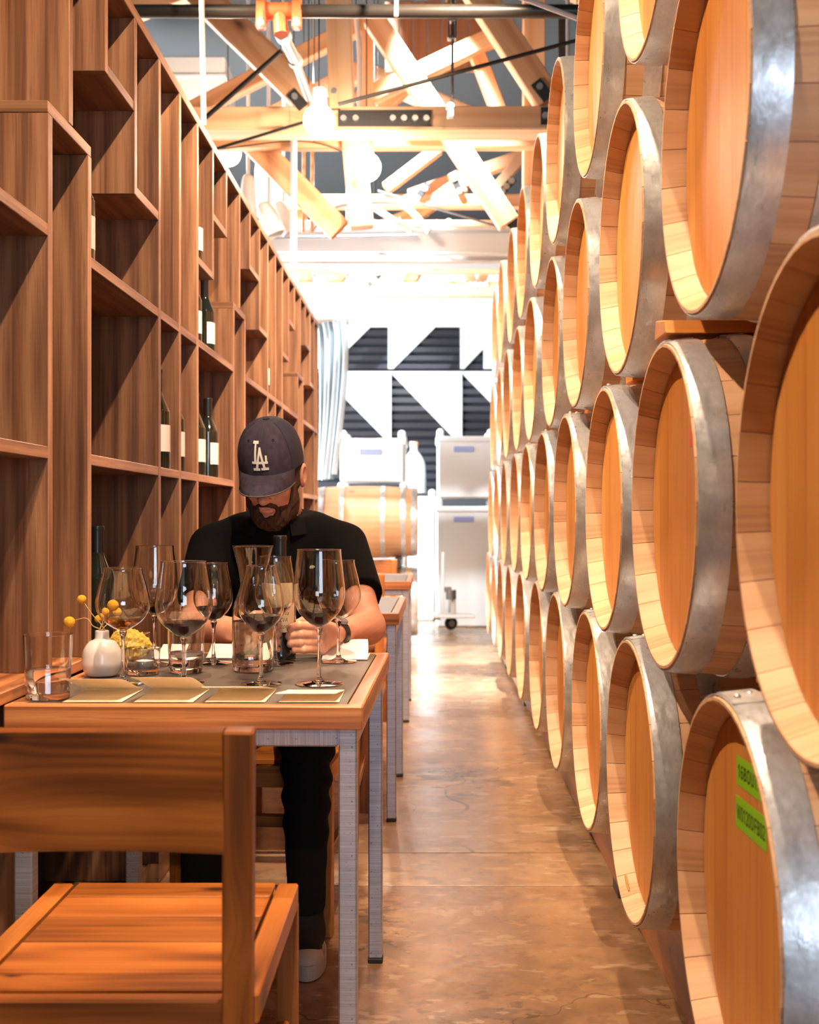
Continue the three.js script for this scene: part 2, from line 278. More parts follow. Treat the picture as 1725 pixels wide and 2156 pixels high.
truss('nearest timber roof truss carrying the long black bolted plate', 7.0, [
  ['bottom_chord', -420, 256, 1780, 252, 47], ['bottom_chord', -420, 281, 1780, 281, 7, -0.01, 0.2, 2], ['diagonal', 392, -40, 700, 262, 62, 0, 0.1, 1], ['king_post', 703, -260, 721, 236, 52, -0.01, 0.14, 2],
  ['diagonal', 968, -70, 1156, 216, 56, 0, 0.12, 2], ['rafter', -420, 215, 703, -240, 46], ['rafter', 703, -240, 1780, 215, 46],
], [[712, 250, 908, 250, 36, [0.06, 0.19, 0.59, 0.71, 0.83, 0.95]], [703, 183, 705, 231, 24, [0.22]], [612, 194, 640, 226, 24, [0.3]], [1128, 172, 1156, 208, 26, [0.3]], [1148, 226, 1148, 262, 18, [0.5]]]);
truss('second timber roof truss with square posts at the barrel wall', 7.7, [
  ['bottom_chord', 430, 299, 1780, 297, 32, 0, 0.1, 1], ['post', 1124, -60, 1124, 470, 46, 0.1, 0.12], ['post', 774, 16, 774, 240, 25, 0.12, 0.1, 1], ['diagonal', 786, 40, 1072, 472, 46, -0.05, 0.1], ['diagonal', 500, 268, 716, 486, 50, 0.1, 0.1, 1],
  ['rafter', 752, 216, 1065, 66, 36, 0.18, 0.1], ['brace', 996, 92, 1052, 240, 32, 0.24, 0.1, 1], ['rafter', 400, 236, 770, 48, 34, 0.3, 0.1, 1], ['king_post', 742, 262, 762, 480, 50, -0.06, 0.12, 2], ['brace', 800, 232, 880, 158, 30, 0.3, 0.1, 1], ['rafter', -300, 240, 400, -20, 40, 0.2, 0.1],
], [[1058, 446, 1092, 480, 26, [0.3]], [1186, 40, 1186, 130, 20, []]]);
truss('third timber roof truss seen through the nearer two', 9.4, [
  ['bottom_chord', 420, 426, 1700, 425, 26, 0, 0.12, 2], ['diagonal', 848, 470, 1010, 360, 30, 0.1, 0.1, 1], ['diagonal', 1100, 330, 862, 414, 26, 0.2, 0.1, 1], ['brace', 952, 366, 976, 410, 22, 0.05, 0.1, 1], ['brace', 1048, 394, 1110, 318, 22, 0.1, 0.1], ['diagonal', 812, 398, 925, 312, 24, -0.1, 0.1, 2],
  ['diagonal', 640, 470, 560, 380, 26, 0.1, 0.1, 1], ['rafter', 300, 390, 760, 150, 40, 0.25, 0.1, 1], ['rafter', 760, 150, 1400, 420, 40, 0.25, 0.1, 1], ['bottom_chord', 420, 476, 1700, 474, 14, -0.1, 0.16, 1],
], [[954, 372, 970, 408, 14, [0.15, 0.85], -0.04], [882, 412, 902, 388, 14, [0.6], -0.04], [1052, 410, 1082, 376, 16, [0.2, 0.5, 0.85]], [944, 462, 948, 478, 12, [0.3]], [752, 452, 752, 478, 18, [0.3]], [702, 450, 730, 480, 22, [0.3]]]);
truss('farthest timber roof truss beyond the white steel beam', 12.4, [
  ['bottom_chord', 300, 612, 1500, 610, 30, 0, 0.14, 2], ['diagonal', 700, 470, 640, 600, 24, 0.1, 0.12], ['diagonal', 800, 470, 700, 600, 26, 0.1, 0.12, 2], ['diagonal', 860, 600, 930, 470, 26, 0.1, 0.12, 2], ['diagonal', 972, 548, 1000, 606, 18, 0, 0.1], ['diagonal', 1030, 548, 1008, 606, 18, 0, 0.1], ['bottom_chord', 300, 572, 1500, 572, 8, -0.2, 0.1], ['rafter', 400, 640, 900, 440, 26, 0.3, 0.12, 2],
], [[984, 600, 1026, 600, 14, [0.15, 0.4, 0.65, 0.9]], [776, 602, 800, 578, 10, [0.5]]]);
{ // plank infill panel high between the trusses
  const c = P(915, 82, 8.3), p = thing('plank_panel', 'brown weathered plank panel filling the gap behind the truss posts', 'panel', c.toArray()), w = (208 * 8.3) / F / 7, h = (150 * 8.3) / F;
  for (let i = 0; i < 7; i++) part(p, 'plank', board(w - 0.004, h, 0.03, 'y', 0.003), std({ color: [0.42 + 0.1 * rnd(), 0.36, 0.32], map: staveT, roughness: 0.7 }), [(i - 3) * w, 0.02 * rnd(), 0]);
  part(p, 'hanger_strap', rod([V(0.1, h / 2 - 0.02, -0.03), V(0.1, 5.2 - c.y, -0.03)], 0.02, 6), M.fir[1]);
}
{
  const c = P(VX, 523, 9.0), w = 4.5, g = [];
  const B = thing('steel_beam', 'white painted steel beam spanning the aisle under the trusses', 'beam', [-0.5, c.y, -9.0]);
  part(B, 'web', uvBox(chamfer(w, 0.24, 0.016, 0.003)), M.whitePaint); part(B, 'flange', uvBox(chamfer(w, 0.02, 0.2, 0.004)), M.whitePaint, [0, 0.128, 0]); part(B, 'flange', uvBox(chamfer(w, 0.02, 0.2, 0.004)), M.whitePaint, [0, -0.128, 0]);
  part(B, 'conduit', rod([[-2.2, 0.06, 0.13], [-1, 0.05, 0.13], [0.4, 0.07, 0.13]], 0.012), M.greySteel);
  part(B, 'conduit', rod([[-2.2, -0.07, 0.13], [2.2, -0.07, 0.13]], 0.014), M.whitePaint);
}
{
  const d = 5.6, a = P(-200, 24, d), b = P(1260, 24, d), r = (14 * d) / F;
  const S = thing('sprinkler_pipe', 'dark iron sprinkler pipe crossing the top with an orange tee coupling', 'pipe', [a.x, a.y, -d]);
  part(S, 'pipe', rod([V(0, 0, 0), V(b.x - a.x, 0, 0)], r, 20), std({ color: [0.035, 0.032, 0.03], roughness: 0.35, metalness: 0.3 }));
  const t = P(589, 24, d).sub(S.position), T = part(S, 'tee_coupling', uvBox(flat([rod([V(-0.075, 0, 0), V(0.075, 0, 0)], r * 1.28, 20), rod([V(0, 0, 0), V(0.01, -0.12, 0.02)], r * 1.05, 16)])), M.orange, t);
  for (const s of [-1, 1]) { part(T, 'clamp', uvBox(flat([new THREE.CylinderGeometry(r * 1.75, r * 1.75, 0.04, 20).rotateZ(Math.PI / 2), chamfer(0.045, 0.1, 0.05, 0.01).translate(0, -0.05, 0.03)])), M.orange, [s * 0.085, 0, 0]); part(T, 'bolt', new THREE.SphereGeometry(0.018, 10, 8).scale(1, 1.6, 1), M.bolt, [s * 0.085, -0.075, 0.05]); }
  const e0 = t.clone().add(V(0.005, -0.09, 0.01)), e1 = P(622, 128, d + 0.5).sub(S.position), e2 = P(650, 205, d + 1).sub(S.position);
  part(S, 'branch_pipe', rod([e0, e1], r * 0.95, 16), M.greySteel); part(S, 'branch_pipe', rod([e1, e2], r * 0.75, 16), M.greySteel);
  part(S, 'collar', rod([e0.clone().lerp(e1, 0.06), e0.clone().lerp(e1, 0.22)], r * 1.25, 18), M.bolt); part(S, 'collar', rod([e0.clone().lerp(e1, 0.93), e0.clone().lerp(e1, 1.03)], r * 1.2, 18), M.bolt);
}
{
  const hung = (name, label, cat, pts, r, mat) => { const t = thing(name, label, cat, pts[0].toArray()), l = pts.map((p) => p.clone().sub(pts[0])); part(t, 'tube', rod(l, r, 10), mat); const e = pts.reduce((a, b) => (b.y > a.y ? b : a)); if (e.y < 5.1) part(t, 'hanger_wire', rod([e.clone().sub(pts[0]), e.clone().setY(5.2).sub(pts[0])], 0.003, 6), M.blackSteel); };
  const rodThing = (label, pts, r, mat, d) => { hung('tie_rod', label, 'rod', pts, r, mat); };
  rodThing('thick dark steel rod slanting up from the shelf end to the pipe joint', [P(428, 252, 6.6), P(592, 108, 6.2)], 0.014, M.blackSteel);
  rodThing('dark steel tie rod slanting up right towards the top barrel', [P(712, 220, 6.4), P(1215, 85, 6.4)], 0.011, M.blackSteel);
  rodThing('dark tie rod sloping behind the brightest bulb', [P(440, 318, 6.9), P(650, 254, 6.7)], 0.009, M.blackSteel);
  rodThing('thin brown wire sloping below the bulbs over the shelf', [P(440, 316, 7.6), P(662, 300, 7.6), P(800, 360, 7.6)], 0.004, M.blackSteel);
  rodThing('pale cable rod falling to the right under the third truss', [P(796, 402, 8.8), P(1052, 478, 8.8)], 0.009, M.greySteel);
  const cond = (label, pts, r, mat) => { hung('conduit', label, 'conduit', pts, r, mat); };
  cond('white upright conduit rising in front of the dark pipe at the shelf', [P(424, -80, 5.2), P(429, 262, 5.5)], 0.0115, M.whitePaint);
  cond('white upright rod hanging from a bracket down past the steel beam', [P(619, 292, 7.6), P(618, 560, 7.6)], 0.022, M.whitePaint);
  cond('short white conduit crossing in front of the dark pipe', [P(834, -60, 5.4), P(834, 34, 5.4)], 0.011, M.whitePaint);
  cond('white conduit slanting down to the top barrel on the right', [P(1080, -12, 5), P(1230, 44, 5)], 0.011, M.whitePaint);
  cond('pale upright conduit bent beside the king post', [P(750, 30, 7.2), P(757, 110, 7.2), P(757, 240, 7.2)], 0.016, M.whitePaint);
  cond('pale copper upright pipe left of its twin', [P(640, 310, 8.2), P(639, 490, 8.2)], 0.012, M.fir[2]);
  cond('pale copper upright pipe right of its twin', [P(658, 310, 8.2), P(657, 490, 8.2)], 0.012, M.fir[2]);
  cond('white bent conduit arching over the steel beam', [P(650, 488, 8.6), P(706, 434, 8.6), P(740, 428, 8.6), P(845, 430, 8.6), P(905, 488, 8.6)], 0.026, M.whitePaint);
  cond('white conduit crossing below the arched one', [P(788, 438, 8.7), P(868, 488, 8.7)], 0.024, M.whitePaint);
  cond('white upright conduit close to the top barrel', [P(1196, -40, 6.6), P(1196, 300, 6.6)], 0.012, M.whitePaint);
  const hg = thing('turnbuckle_hanger', 'steel turnbuckle hanger rod joining the pipe to the truss chord', 'hanger', P(952, 250, 6.6).toArray());
  const at = (x, y) => P(x, y, 6.6).sub(hg.position);
  part(hg, 'rod', rod([at(954, -30), at(952, 246)], 0.009, 10), M.greySteel);
  part(hg, 'turnbuckle', uvBox(flat([chamfer(0.05, 0.02, 0.05, 0.004).translate(0, 0.05, 0), chamfer(0.05, 0.02, 0.05, 0.004).translate(0, -0.05, 0), chamfer(0.012, 0.1, 0.04, 0.003).translate(-0.02, 0, 0), chamfer(0.012, 0.1, 0.04, 0.003).translate(0.02, 0, 0)])), M.greySteel, at(952, 62));
  part(hg, 'clevis', uvBox(flat([chamfer(0.04, 0.09, 0.04, 0.006), chamfer(0.05, 0.025, 0.05, 0.004).translate(0, 0.02, 0)])), M.bolt, at(949, 232));
  const duct = thing('duct_box', 'white rectangular duct box above the shelf top behind the first truss', 'duct', P(440, 235, 9.6).toArray());
  part(duct, 'casing', uvBox(chamfer(0.95, 0.72, 0.5, 0.01)), M.white, [-0.3, 0, 0]); part(duct, 'seam_flange', uvBox(chamfer(0.97, 0.03, 0.52, 0.004)), M.whitePaint, [-0.3, 0.2, 0]);
}
// ---------------------------------------------------------------- lamps
const glow = (c, k) => new THREE.MeshStandardMaterial({ color: 0x111111, emissive: c, emissiveIntensity: k, roughness: 0.5 });
function bulbLamp(label, p, r, cd) {
  const L = thing('pendant_bulb_lamp', label, 'lamp', p.toArray(), 0, 'bare bulbs over the aisle');
  part(L, 'bulb', new THREE.SphereGeometry(r, 24, 16), glow(new THREE.Color(1, 0.86, 0.66), 14));
  part(L, 'socket', new THREE.CylinderGeometry(r * 0.45, r * 0.55, r * 1.2, 16), M.whitePaint, [0, r * 1.4, 0]);
  part(L, 'cord', rod([V(0, r * 2, 0), V(0, 5.19 - p.y, 0)], 0.004, 6), M.black);
  const l = new THREE.PointLight(WARMWHITE, cd); l.name = 'bulb'; l.shadow.radius = r * 50; l.castShadow = true; L.add(l);
}
bulbLamp('brightest glowing bulb in front of the bolted truss plate', P(672, 254, 6.3), 0.085, 2.2);
bulbLamp('glowing bulb just above the shelf top edge', P(480, 322, 8.85), 0.1, 7);
bulbLamp('glowing bulb below the first truss at the king post', P(772, 352, 7.2), 0.09, 3.5);
bulbLamp('glowing bulb low beside the far steel beam', P(790, 560, 11.5), 0.09, 5);

// track spotlights on the roof, above the picture, aimed at shelf, table and barrels
function trackSpot(label, pos, to, cd, angle = 0.75, color = WARM) {
  const L = thing('track_spotlight', label, 'spotlight', pos, 0, 'track spotlights under the roof'), dir = V(...to).sub(V(...pos)).normalize();
  const q = new THREE.Quaternion().setFromUnitVectors(V(0, -1, 0), dir);
  const can = part(L, 'housing', smoothLathe([[0.001, 0.1], [0.045, 0.095], [0.05, 0.05], [0.055, -0.06], [0.051, -0.06], [0.046, 0.04], [0.001, 0.045]], 24, 30), M.black); can.quaternion.copy(q);
  const lens = part(L, 'lens', new THREE.CylinderGeometry(0.044, 0.044, 0.008, 24), glow(color, 8)); lens.quaternion.copy(q); lens.position.copy(dir.clone().multiplyScalar(0.03));
  part(L, 'stem', rod([V(0, 0.08, 0), V(0, 5.19 - pos[1], 0)], 0.008, 8), M.black);
  const l = new THREE.SpotLight(color, cd, 0, angle, 0.5); l.name = 'spot'; l.position.copy(dir.clone().multiplyScalar(0.09)); l.shadow.radius = 2; l.castShadow = true; L.add(l);
  const t = new THREE.Object3D(); t.name = 'aim'; t.position.copy(dir); L.add(t); l.target = t;
}
trackSpot('black track spotlight aimed at the near shelf bays', [0.4, 3.9, -0.4], [-0.95, 2.45, -2.9], 62, 0.48);
trackSpot('black track spotlight aimed at the middle shelf bays', [0.4, 3.9, -2.6], [-0.95, 2.2, -5.0], 66, 0.55);
trackSpot('black track spotlight aimed at the far shelf bays', [0.4, 3.9, -4.8], [-0.95, 1.8, -6.8], 62, 0.7);
trackSpot('black track spotlight aimed at the nearest barrels', [-1.4, 3.8, -0.9], [0.45, 1.5, -2.0], 40, 0.6);
trackSpot('black track spotlight aimed at the middle barrels', [-1.4, 3.8, -2.8], [0.45, 1.5, -3.9], 42, 0.62);
trackSpot('black track spotlight aimed at the far barrels', [-1.4, 3.8, -5.0], [0.45, 1.5, -6.2], 54, 0.66);
trackSpot('black track spotlight aimed down at the tasting table', [-0.35, 3.8, -3.5], [-0.42, 0.8, -2.4], 26, 0.26);
trackSpot('black track spotlight aimed at the cards from the camera side', [-0.1, 3.6, -0.7], [-0.42, 0.78, -2.35], 34, 0.22);
trackSpot('added unseen fill light in a black can, aimed at the far white bins', [-0.6, 5.02, -7.9], [-0.2, 1.0, -12.5], 130, 0.6, new THREE.Color(0.9, 0.96, 1));  // lamp added out of view to brighten the far bins
trackSpot('added unseen fill light in a black can, aimed at the far floor', [0.1, 5.02, -7.4], [-0.05, 0, -8.6], 280, 0.42, new THREE.Color(0.9, 0.96, 1));  // second added lamp above the frame, whitens the far floor
trackSpot('black track spotlight above the camera aimed at the near chair', [-0.3, 3.1, 2.3], [-0.46, 0.62, -1.55], 22, 0.15, new THREE.Color(1, 0.66, 0.36));
trackSpot('black track spotlight over the near aisle floor', [0.12, 3.95, -1.9], [0.12, 0, -2.1], 36, 0.5);
trackSpot('black track spotlight over the middle aisle floor', [0.12, 3.95, -4.2], [0.12, 0, -4.4], 36, 0.5);
// white theatre style floodlights between the trusses
function flood(label, x, y, d, w, h, tilt) {
  const c = P(x, y, d), L = thing('flood_lamp', label, 'lamp', c.toArray(), 0, 'white flood lamp heads over the shelf');
  const r = (w * d) / F / 2, hh = (h * d) / F;
  const s = part(L, 'shade', smoothLathe([[0.002, hh / 2], [r * 0.55, hh * 0.46], [r * 0.82, hh * 0.25], [r * 0.95, -hh * 0.2], [r, -hh / 2], [r * 0.94, -hh / 2], [r * 0.75, hh * 0.2], [0.002, hh * 0.44]], 28, 40), M.white); s.rotation.z = tilt;
  part(L, 'stem', rod([V(0, hh * 0.45, 0), V(0, 5.19 - c.y, 0)], 0.012, 8), M.whitePaint);
}
flood('narrow white bell lamp head left of its broader twin', 523, 412, 8.2, 36, 88, 0);
flood('broad white bell lamp head tilted above the shelf', 566, 390, 9.0, 62, 116, 0.12);
flood('white lamp head tilted on the beam, left one of two', 566, 458, 8.0, 44, 70, 0.42);
flood('white lamp head tilted on the beam, right one of two', 597, 456, 8.6, 36, 70, 0.42);
// ---------------------------------------------------------------- oak barrels, heads towards the aisle
const BX = 0.408, BL = 0.93, BR = 0.312, BE = 0.288, NS = 26;
const br = (x) => BE + (BR - BE) * (1 - ((x - BL / 2) / (BL / 2)) ** 2);
const stations = [0, 0.008, 0.03, 0.12, 0.28, 0.465, 0.65, 0.81, 0.9, BL - 0.008, BL];
const staveProfile = (() => {
  const out = stations.map((x, i) => [x, br(x) - (i === 0 || i === stations.length - 1 ? 0.0015 : 0)]);
  const inn = [[BL, br(BL) - 0.006], [BL - 0.03, br(BL) - 0.02], [BL - 0.05, br(BL) - 0.025], [BL / 2, BR - 0.027], [0.052, br(0.05) - 0.027], [0.05, br(0.05) - 0.027], [0.034, BE - 0.02], [0.0, BE - 0.0065]];
  return [...out, ...inn];
})();
const SW = (2 * Math.PI) / NS, staveGeo = [0, 1, 2, 3].map((k) => spin(staveProfile, -SW / 2 + 0.0022, SW / 2 - 0.0022, 2, k * 0.37 + 0.11));
const bodyGeo = spin(staveProfile, 0, Math.PI * 2, 40);
const hoopGeo = (x0, x1, th = 0.0022) => { const n = 6, o = []; for (let i = 0; i <= n; i++) { const x = lerp(x0, x1, i / n); o.push([x, br(x) + 0.0006 + th + 0.0008 * Math.sin((Math.PI * i) / n)]); } for (let i = n; i >= 0; i--) { const x = lerp(x0, x1, i / n); o.push([x, br(x) + 0.0004]); } return spin(o, 0, Math.PI * 2, 72); };
const lapGeo = (x0, x1) => { const o = [[x0, br(x0) + 0.0028], [x1, br(x1) + 0.0036], [x1, br(x1) + 0.0056], [x0, br(x0) + 0.005]]; return spin(o, -0.17, 0.12, 8); };
const HOOPS = [[0.003, 0.054], [0.1, 0.142], [0.272, 0.312]], hoopG = HOOPS.map((h) => hoopGeo(...h)), hoopB = HOOPS.map((h) => hoopGeo(BL - h[1], BL - h[0]));
const lapG = HOOPS.map((h) => lapGeo(h[0] + 0.001, h[1] - 0.001)), rivetG = new THREE.SphereGeometry(0.0055, 10, 8).scale(1, 0.6, 1);
const RH = 0.262, headPlank = (a, b, k) => {
  const s = new THREE.Shape(), f = (z) => Math.sqrt(Math.max(RH * RH - z * z, 1e-6)), n = 10;
  a += 0.0004; b -= 0.0004;
  s.moveTo(a, -f(a)); for (let i = 0; i <= n; i++) { const z = lerp(a, b, i / n); s.lineTo(z, -f(z)); } for (let i = n; i >= 0; i--) { const z = lerp(a, b, i / n); s.lineTo(z, f(z)); }
  const g = new THREE.ExtrudeGeometry(s, { depth: 0.018, bevelEnabled: true, bevelThickness: 0.001, bevelSize: 0.0003, bevelSegments: 1, curveSegments: 2 });
  return uvBox(g.rotateY(-Math.PI / 2).translate(0.058, 0, 0), 'y', [0.31 * k, 0.17 * k]);
};
const HW = [-0.262, -0.19, -0.115, -0.03, 0.055, 0.125, 0.195, 0.262], headG = HW.slice(0, -1).map((a, k) => headPlank(a, HW[k + 1], k));
const headDisc = uvBox(new THREE.CylinderGeometry(RH, RH, 0.018, 40).rotateZ(Math.PI / 2), 'y');
function makeBarrel(near) {
  const g = new THREE.Group(); g.name = 'wine_barrel';
  if (near) for (let k = 0; k < NS; k++) { const m = part(g, 'stave', staveGeo[k % 4], M.stave[0], [0, BR, 0], [k * SW, 0, 0]); m.userData.k = k; }
  else part(g, 'barrel_body', bodyGeo, M.stave[0], [0, BR, 0]);
  if (near) headG.forEach((h) => part(g, 'head_plank', h, M.oak[0], [0, BR, 0])); else part(g, 'head', headDisc, M.oak[0], [0.049, BR, 0]);
  part(g, 'rear_head', headDisc, M.oak[0], [BL - 0.05, BR, 0]);
  HOOPS.forEach((h, i) => {
    const o = part(g, 'hoop', hoopG[i], M.hoop[0], [0, BR, 0], [0, 0, 0]);
    if (near) { const l = part(o, 'hoop_lap', lapG[i], M.hoop[2]); const xm = (h[0] + h[1]) / 2; for (const [dx, a] of [[-0.011, 0.03], [0.011, -0.03]]) part(o, 'rivet', rivetG, M.bolt, [xm + dx, (br(xm) + 0.006) * Math.cos(a), (br(xm) + 0.006) * Math.sin(a)]); }
    part(g, 'hoop', hoopB[i], M.hoop[1], [0, BR, 0]);
  });
  return g;
}
const protoNear = makeBarrel(true), protoFar = makeBarrel(false);
const ROWS = [
  { y: 0.556, d: [1.641, 2.413, 3.123, 3.859, 4.564, 5.32, 6.09, 6.84, 7.59, 8.34] },
  { y: 1.118, d: [1.27, 2.074, 2.78, 3.53, 4.25, 4.99, 5.71, 6.46, 7.2, 7.95] },
  { y: 1.7, d: [1.772, 2.53, 3.3, 4.02, 4.76, 5.48, 6.23, 6.97, 7.72] },
  { y: 2.288, d: [2.25, 3.04, 3.8, 4.54, 5.25, 6.0, 6.75, 7.5] },
];
const ord = ['nearest', 'second', 'third', 'fourth', 'fifth', 'sixth', 'seventh', 'eighth', 'ninth', 'tenth'], rowName = ['bottom row', 'second row up', 'third row up', 'top row'];
const special = {
  '0,0': 'oak barrel with two lime green marker tapes on its head, nearest in the bottom row',
  '0,1': 'oak barrel with marker writing low on its rim, second in the bottom row',
  '1,1': 'oak barrel with a small pink sticker and a bright dented hoop, second row up',
  '1,0': 'huge near oak barrel cut off by the right edge, second row up',
  '2,0': 'big near oak barrel with black notches on its rim, third row up',
  '1,2': 'oak barrel with dark cracks on its pale rim, third in the second row up',
  '3,0': 'oak barrel cut off by the top edge, nearest in the top row',
  '3,2': 'oak barrel with a scribbled mark on its rim, third in the top row',
};
const barrels = {};
ROWS.forEach((R, r) => R.d.forEach((d, i) => {
  const near = d < 5.6, b = (near ? protoNear : protoFar).clone();
  b.name = numbered('wine_barrel'); scene.add(b); b.position.set(BX + (d < 2.9 ? 0 : rr(-0.006, 0.006)), R.y - BR, -d);
  tag(b, special[r + ',' + i] ?? `oak wine barrel in the aisle stack, ${ord[i]} from the camera in the ${rowName[r]}`, 'barrel', 'oak barrels stacked along the aisle');
  const hm = M.oak[Math.floor(rnd() * 5)], hp = M.hoop[Math.floor(rnd() * 2.99)], turn = rr(-0.12, 0.12), st = [0, 1, 2, 3].map(() => M.stave[Math.floor(rnd() * 4)]);
  b.children.forEach((m, k) => {
    if (m.name === 'head_plank' || m.name === 'head') m.material = hm;
    if (m.name === 'hoop') { m.material = hp; m.rotation.x = turn * 0.6; }
    if (m.name === 'stave') { m.material = st[(k * 7 + (k >> 2)) % 4]; m.rotation.x += turn; }
  });
  barrels[r + ',' + i] = b;
}));
// tapes, stickers and marker writing
function canvasTex(w, h, draw) { const c = document.createElement('canvas'); c.width = w; c.height = h; const x = c.getContext('2d'); draw(x, w, h); const t = new THREE.CanvasTexture(c); t.colorSpace = THREE.SRGBColorSpace; t.magFilter = t.minFilter = THREE.LinearFilter; return t; }
function sticker(b, name, w, h, y, z, tx, color, label, rx = 0) {
  const g = new THREE.BoxGeometry(w, h, 0.0006), m = std({ color: 0xffffff, roughness: 0.55 }); if (tx) m.map = tx; else m.color.set(color);
  const p = part(b, name, g, m, [0.0385, BR + y, z], [0, -Math.PI / 2, 0]); p.rotation.order = 'YXZ'; p.rotation.z = rx; p.userData.label = label; return p;
}
const tape = (txt) => canvasTex(512, 160, (x, w, h) => { x.fillStyle = '#8fd016'; x.fillRect(0, 0, w, h); x.fillStyle = '#16210c'; x.font = 'bold 104px sans-serif'; x.textAlign = 'center'; x.fillText(txt, w / 2, 116, w - 40); });
sticker(barrels['0,0'], 'tape_label', 0.15, 0.042, 0.178, 0.02, tape('16BOUTAG'), 0, 'lime green tape with black marker letters', 0.03);
sticker(barrels['0,0'], 'tape_label', 0.155, 0.045, 0.118, 0.018, tape('W0120DFB02'), 0, 'lime green tape with black marker letters and numbers', 0.03);
sticker(barrels['1,1'], 'sticker', 0.05, 0.045, 0.125, 0.1, null, 0xf0584c, 'small pink paper sticker');
sticker(barrels['0,1'], 'tape_label', 0.1, 0.04, 0.125, 0.11, null, 0x7fb81a, 'green tape hidden at the hoop');
const scrawl = (txt, f = 'italic 70px serif') => canvasTex(256, 128, (x, w, h) => { x.fillStyle = '#d49a5c'; x.fillRect(0, 0, w, h); x.fillStyle = '#3a2714'; x.font = f; x.textAlign = 'center'; x.fillText(txt, w / 2, 84, w - 20); });
{
  const rimMark = (b, a, txt, w, h) => { // writing on the inner bevel of the chime
    const g = new THREE.PlaneGeometry(w, h), m = std({ map: scrawl(txt), roughness: 0.6 }), p = part(b, 'rim_writing', g, m), r = BE - 0.0115, x = 0.0165, t = 0.395;
    const n = V(-Math.cos(t), -Math.sin(t) * Math.cos(a) * 1, -Math.sin(t) * Math.sin(a)).normalize(), tan = V(0, -Math.sin(a), Math.cos(a)), up = n.clone().cross(tan);
    p.matrixAutoUpdate = true; p.quaternion.setFromRotationMatrix(new THREE.Matrix4().makeBasis(tan, up, n)); p.position.set(x, BR + r * Math.cos(a), r * Math.sin(a)).addScaledVector(n, 0.0016); p.userData.label = 'dark marker writing on the wooden rim';
  };
  rimMark(barrels['0,1'], Math.PI * 1.13, '06-SM-2', 0.05, 0.019);
}
// wedge chocks on top of the lower barrels
{
  const s = new THREE.Shape([[-0.05, 0], [0.05, 0], [0.04, 0.032], [-0.04, 0.02]].map((p) => new THREE.Vector2(...p)));
  const cg = uvBox(new THREE.ExtrudeGeometry(s, { depth: 0.3, bevelEnabled: true, bevelSize: 0.002, bevelThickness: 0.002, bevelSegments: 1 }).rotateY(Math.PI / 2), 'x');
  const chock = new THREE.Group(); chock.name = 'wooden_chock'; part(chock, 'wedge', cg, M.oak[1]);
  const put = (r, i, tilt, label) => { const d = ROWS[r].d[i], c = chock.clone(); c.name = numbered('wooden_chock'); scene.add(c); c.position.set(BX + (r === 1 && i === 1 ? 0.005 : 0.07), ROWS[r].y + br(0.2) + 0.001, -d - 0.01); c.rotation.x = tilt; tag(c, label, 'chock', 'wooden chocks between the barrels'); };
  for (let r = 0; r < 2; r++) for (let i = 0; i < 4; i++) put(r, i, 0.03 * ((i % 3) - 1), `orange wooden chock on top of the ${ord[i]} barrel of the ${rowName[r]}`);
}
// timber runners that carry the bottom row
{
  for (const [x, label] of [[0.6, 'long dark timber runner on the floor under the barrel fronts'], [1.12, 'long timber runner on the floor under the barrel backs']]) {
    const t = thing('timber_runner', label, 'beam', [x, 0, -5]);
    part(t, 'runner', board(0.13, 0.19, 8.2, 'z', 0.006), M.chair[3], [0, 0.135, 0]);
    for (let k = 0; k < 5; k++) part(t, 'steel_foot', uvBox(chamfer(0.12, 0.04, 0.1, 0.004)), M.plate, [0, 0.02, 3.3 - k * 1.7]);
  }
}
// ---------------------------------------------------------------- tables
function makeTable(label, x1, z0, turn, depth = 0.84, width = 0.66) {    // right edge x1, near edge z0 (negative depth)
  const T = thing('tasting_table', label, 'table', [x1, 0, z0], turn, 'tables in a row along the shelf'), top = 0.755, th = 0.044, zc = -depth / 2, xc = -width / 2, b = 0.028, br2 = 0.03;
  part(T, 'table_edge', board(width, th, b, 'x', 0.003), M.table[0], [xc, top - th / 2, -b / 2]); part(T, 'table_edge', board(width, th, b, 'x', 0.003), M.table[0], [xc, top - th / 2, -depth + b / 2]);
  part(T, 'table_edge', board(br2, th, depth - 2 * b - 0.001, 'z', 0.003), M.table[1], [-br2 / 2, top - th / 2, zc]); part(T, 'table_edge', board(br2, th, depth - 2 * b - 0.001, 'z', 0.003), M.table[1], [-width + br2 / 2, top - th / 2, zc]);
  part(T, 'table_inlay', board(width - 2 * br2 - 0.003, 0.03, depth - 2 * b - 0.003, 'z', 0.001), M.inlay, [xc, top - 0.0155, zc]);
  const L = 0.034, fr = top - th, lx = [-0.012 - L / 2, -width + 0.012 + L / 2], lz = [-0.02 - L / 2, -depth + 0.06 + L / 2];
  for (const x of lx) for (const z of lz) part(T, 'leg', board(L, fr - 0.012, L, 'y', 0.003), M.tube, [x, (fr + 0.012) / 2, z]);
  for (const z of lz) part(T, 'apron_rail', board(lx[0] - lx[1] - L, 0.034, L, 'x', 0.003), M.tube, [(lx[0] + lx[1]) / 2, fr - 0.017, z]);
  for (const x of lx) part(T, 'apron_rail', board(L, 0.034, lz[0] - lz[1] - L, 'z', 0.003), M.tube, [x, fr - 0.017, (lz[0] + lz[1]) / 2]);
  for (const x of lx) for (const z of lz) part(T, 'foot', uvBox(chamfer(0.036, 0.012, 0.036, 0.002)), M.black, [x, 0.006, z]);
  return T;
}
M.inlay = std({ color: [0.105, 0.086, 0.072], roughness: 0.36, bumpMap: walnutBump, bumpScale: 0.0001 });
makeTable('near tasting table with wood edged dark inlay top and steel legs, set with wine glasses', -0.124, -2.118, -0.022);
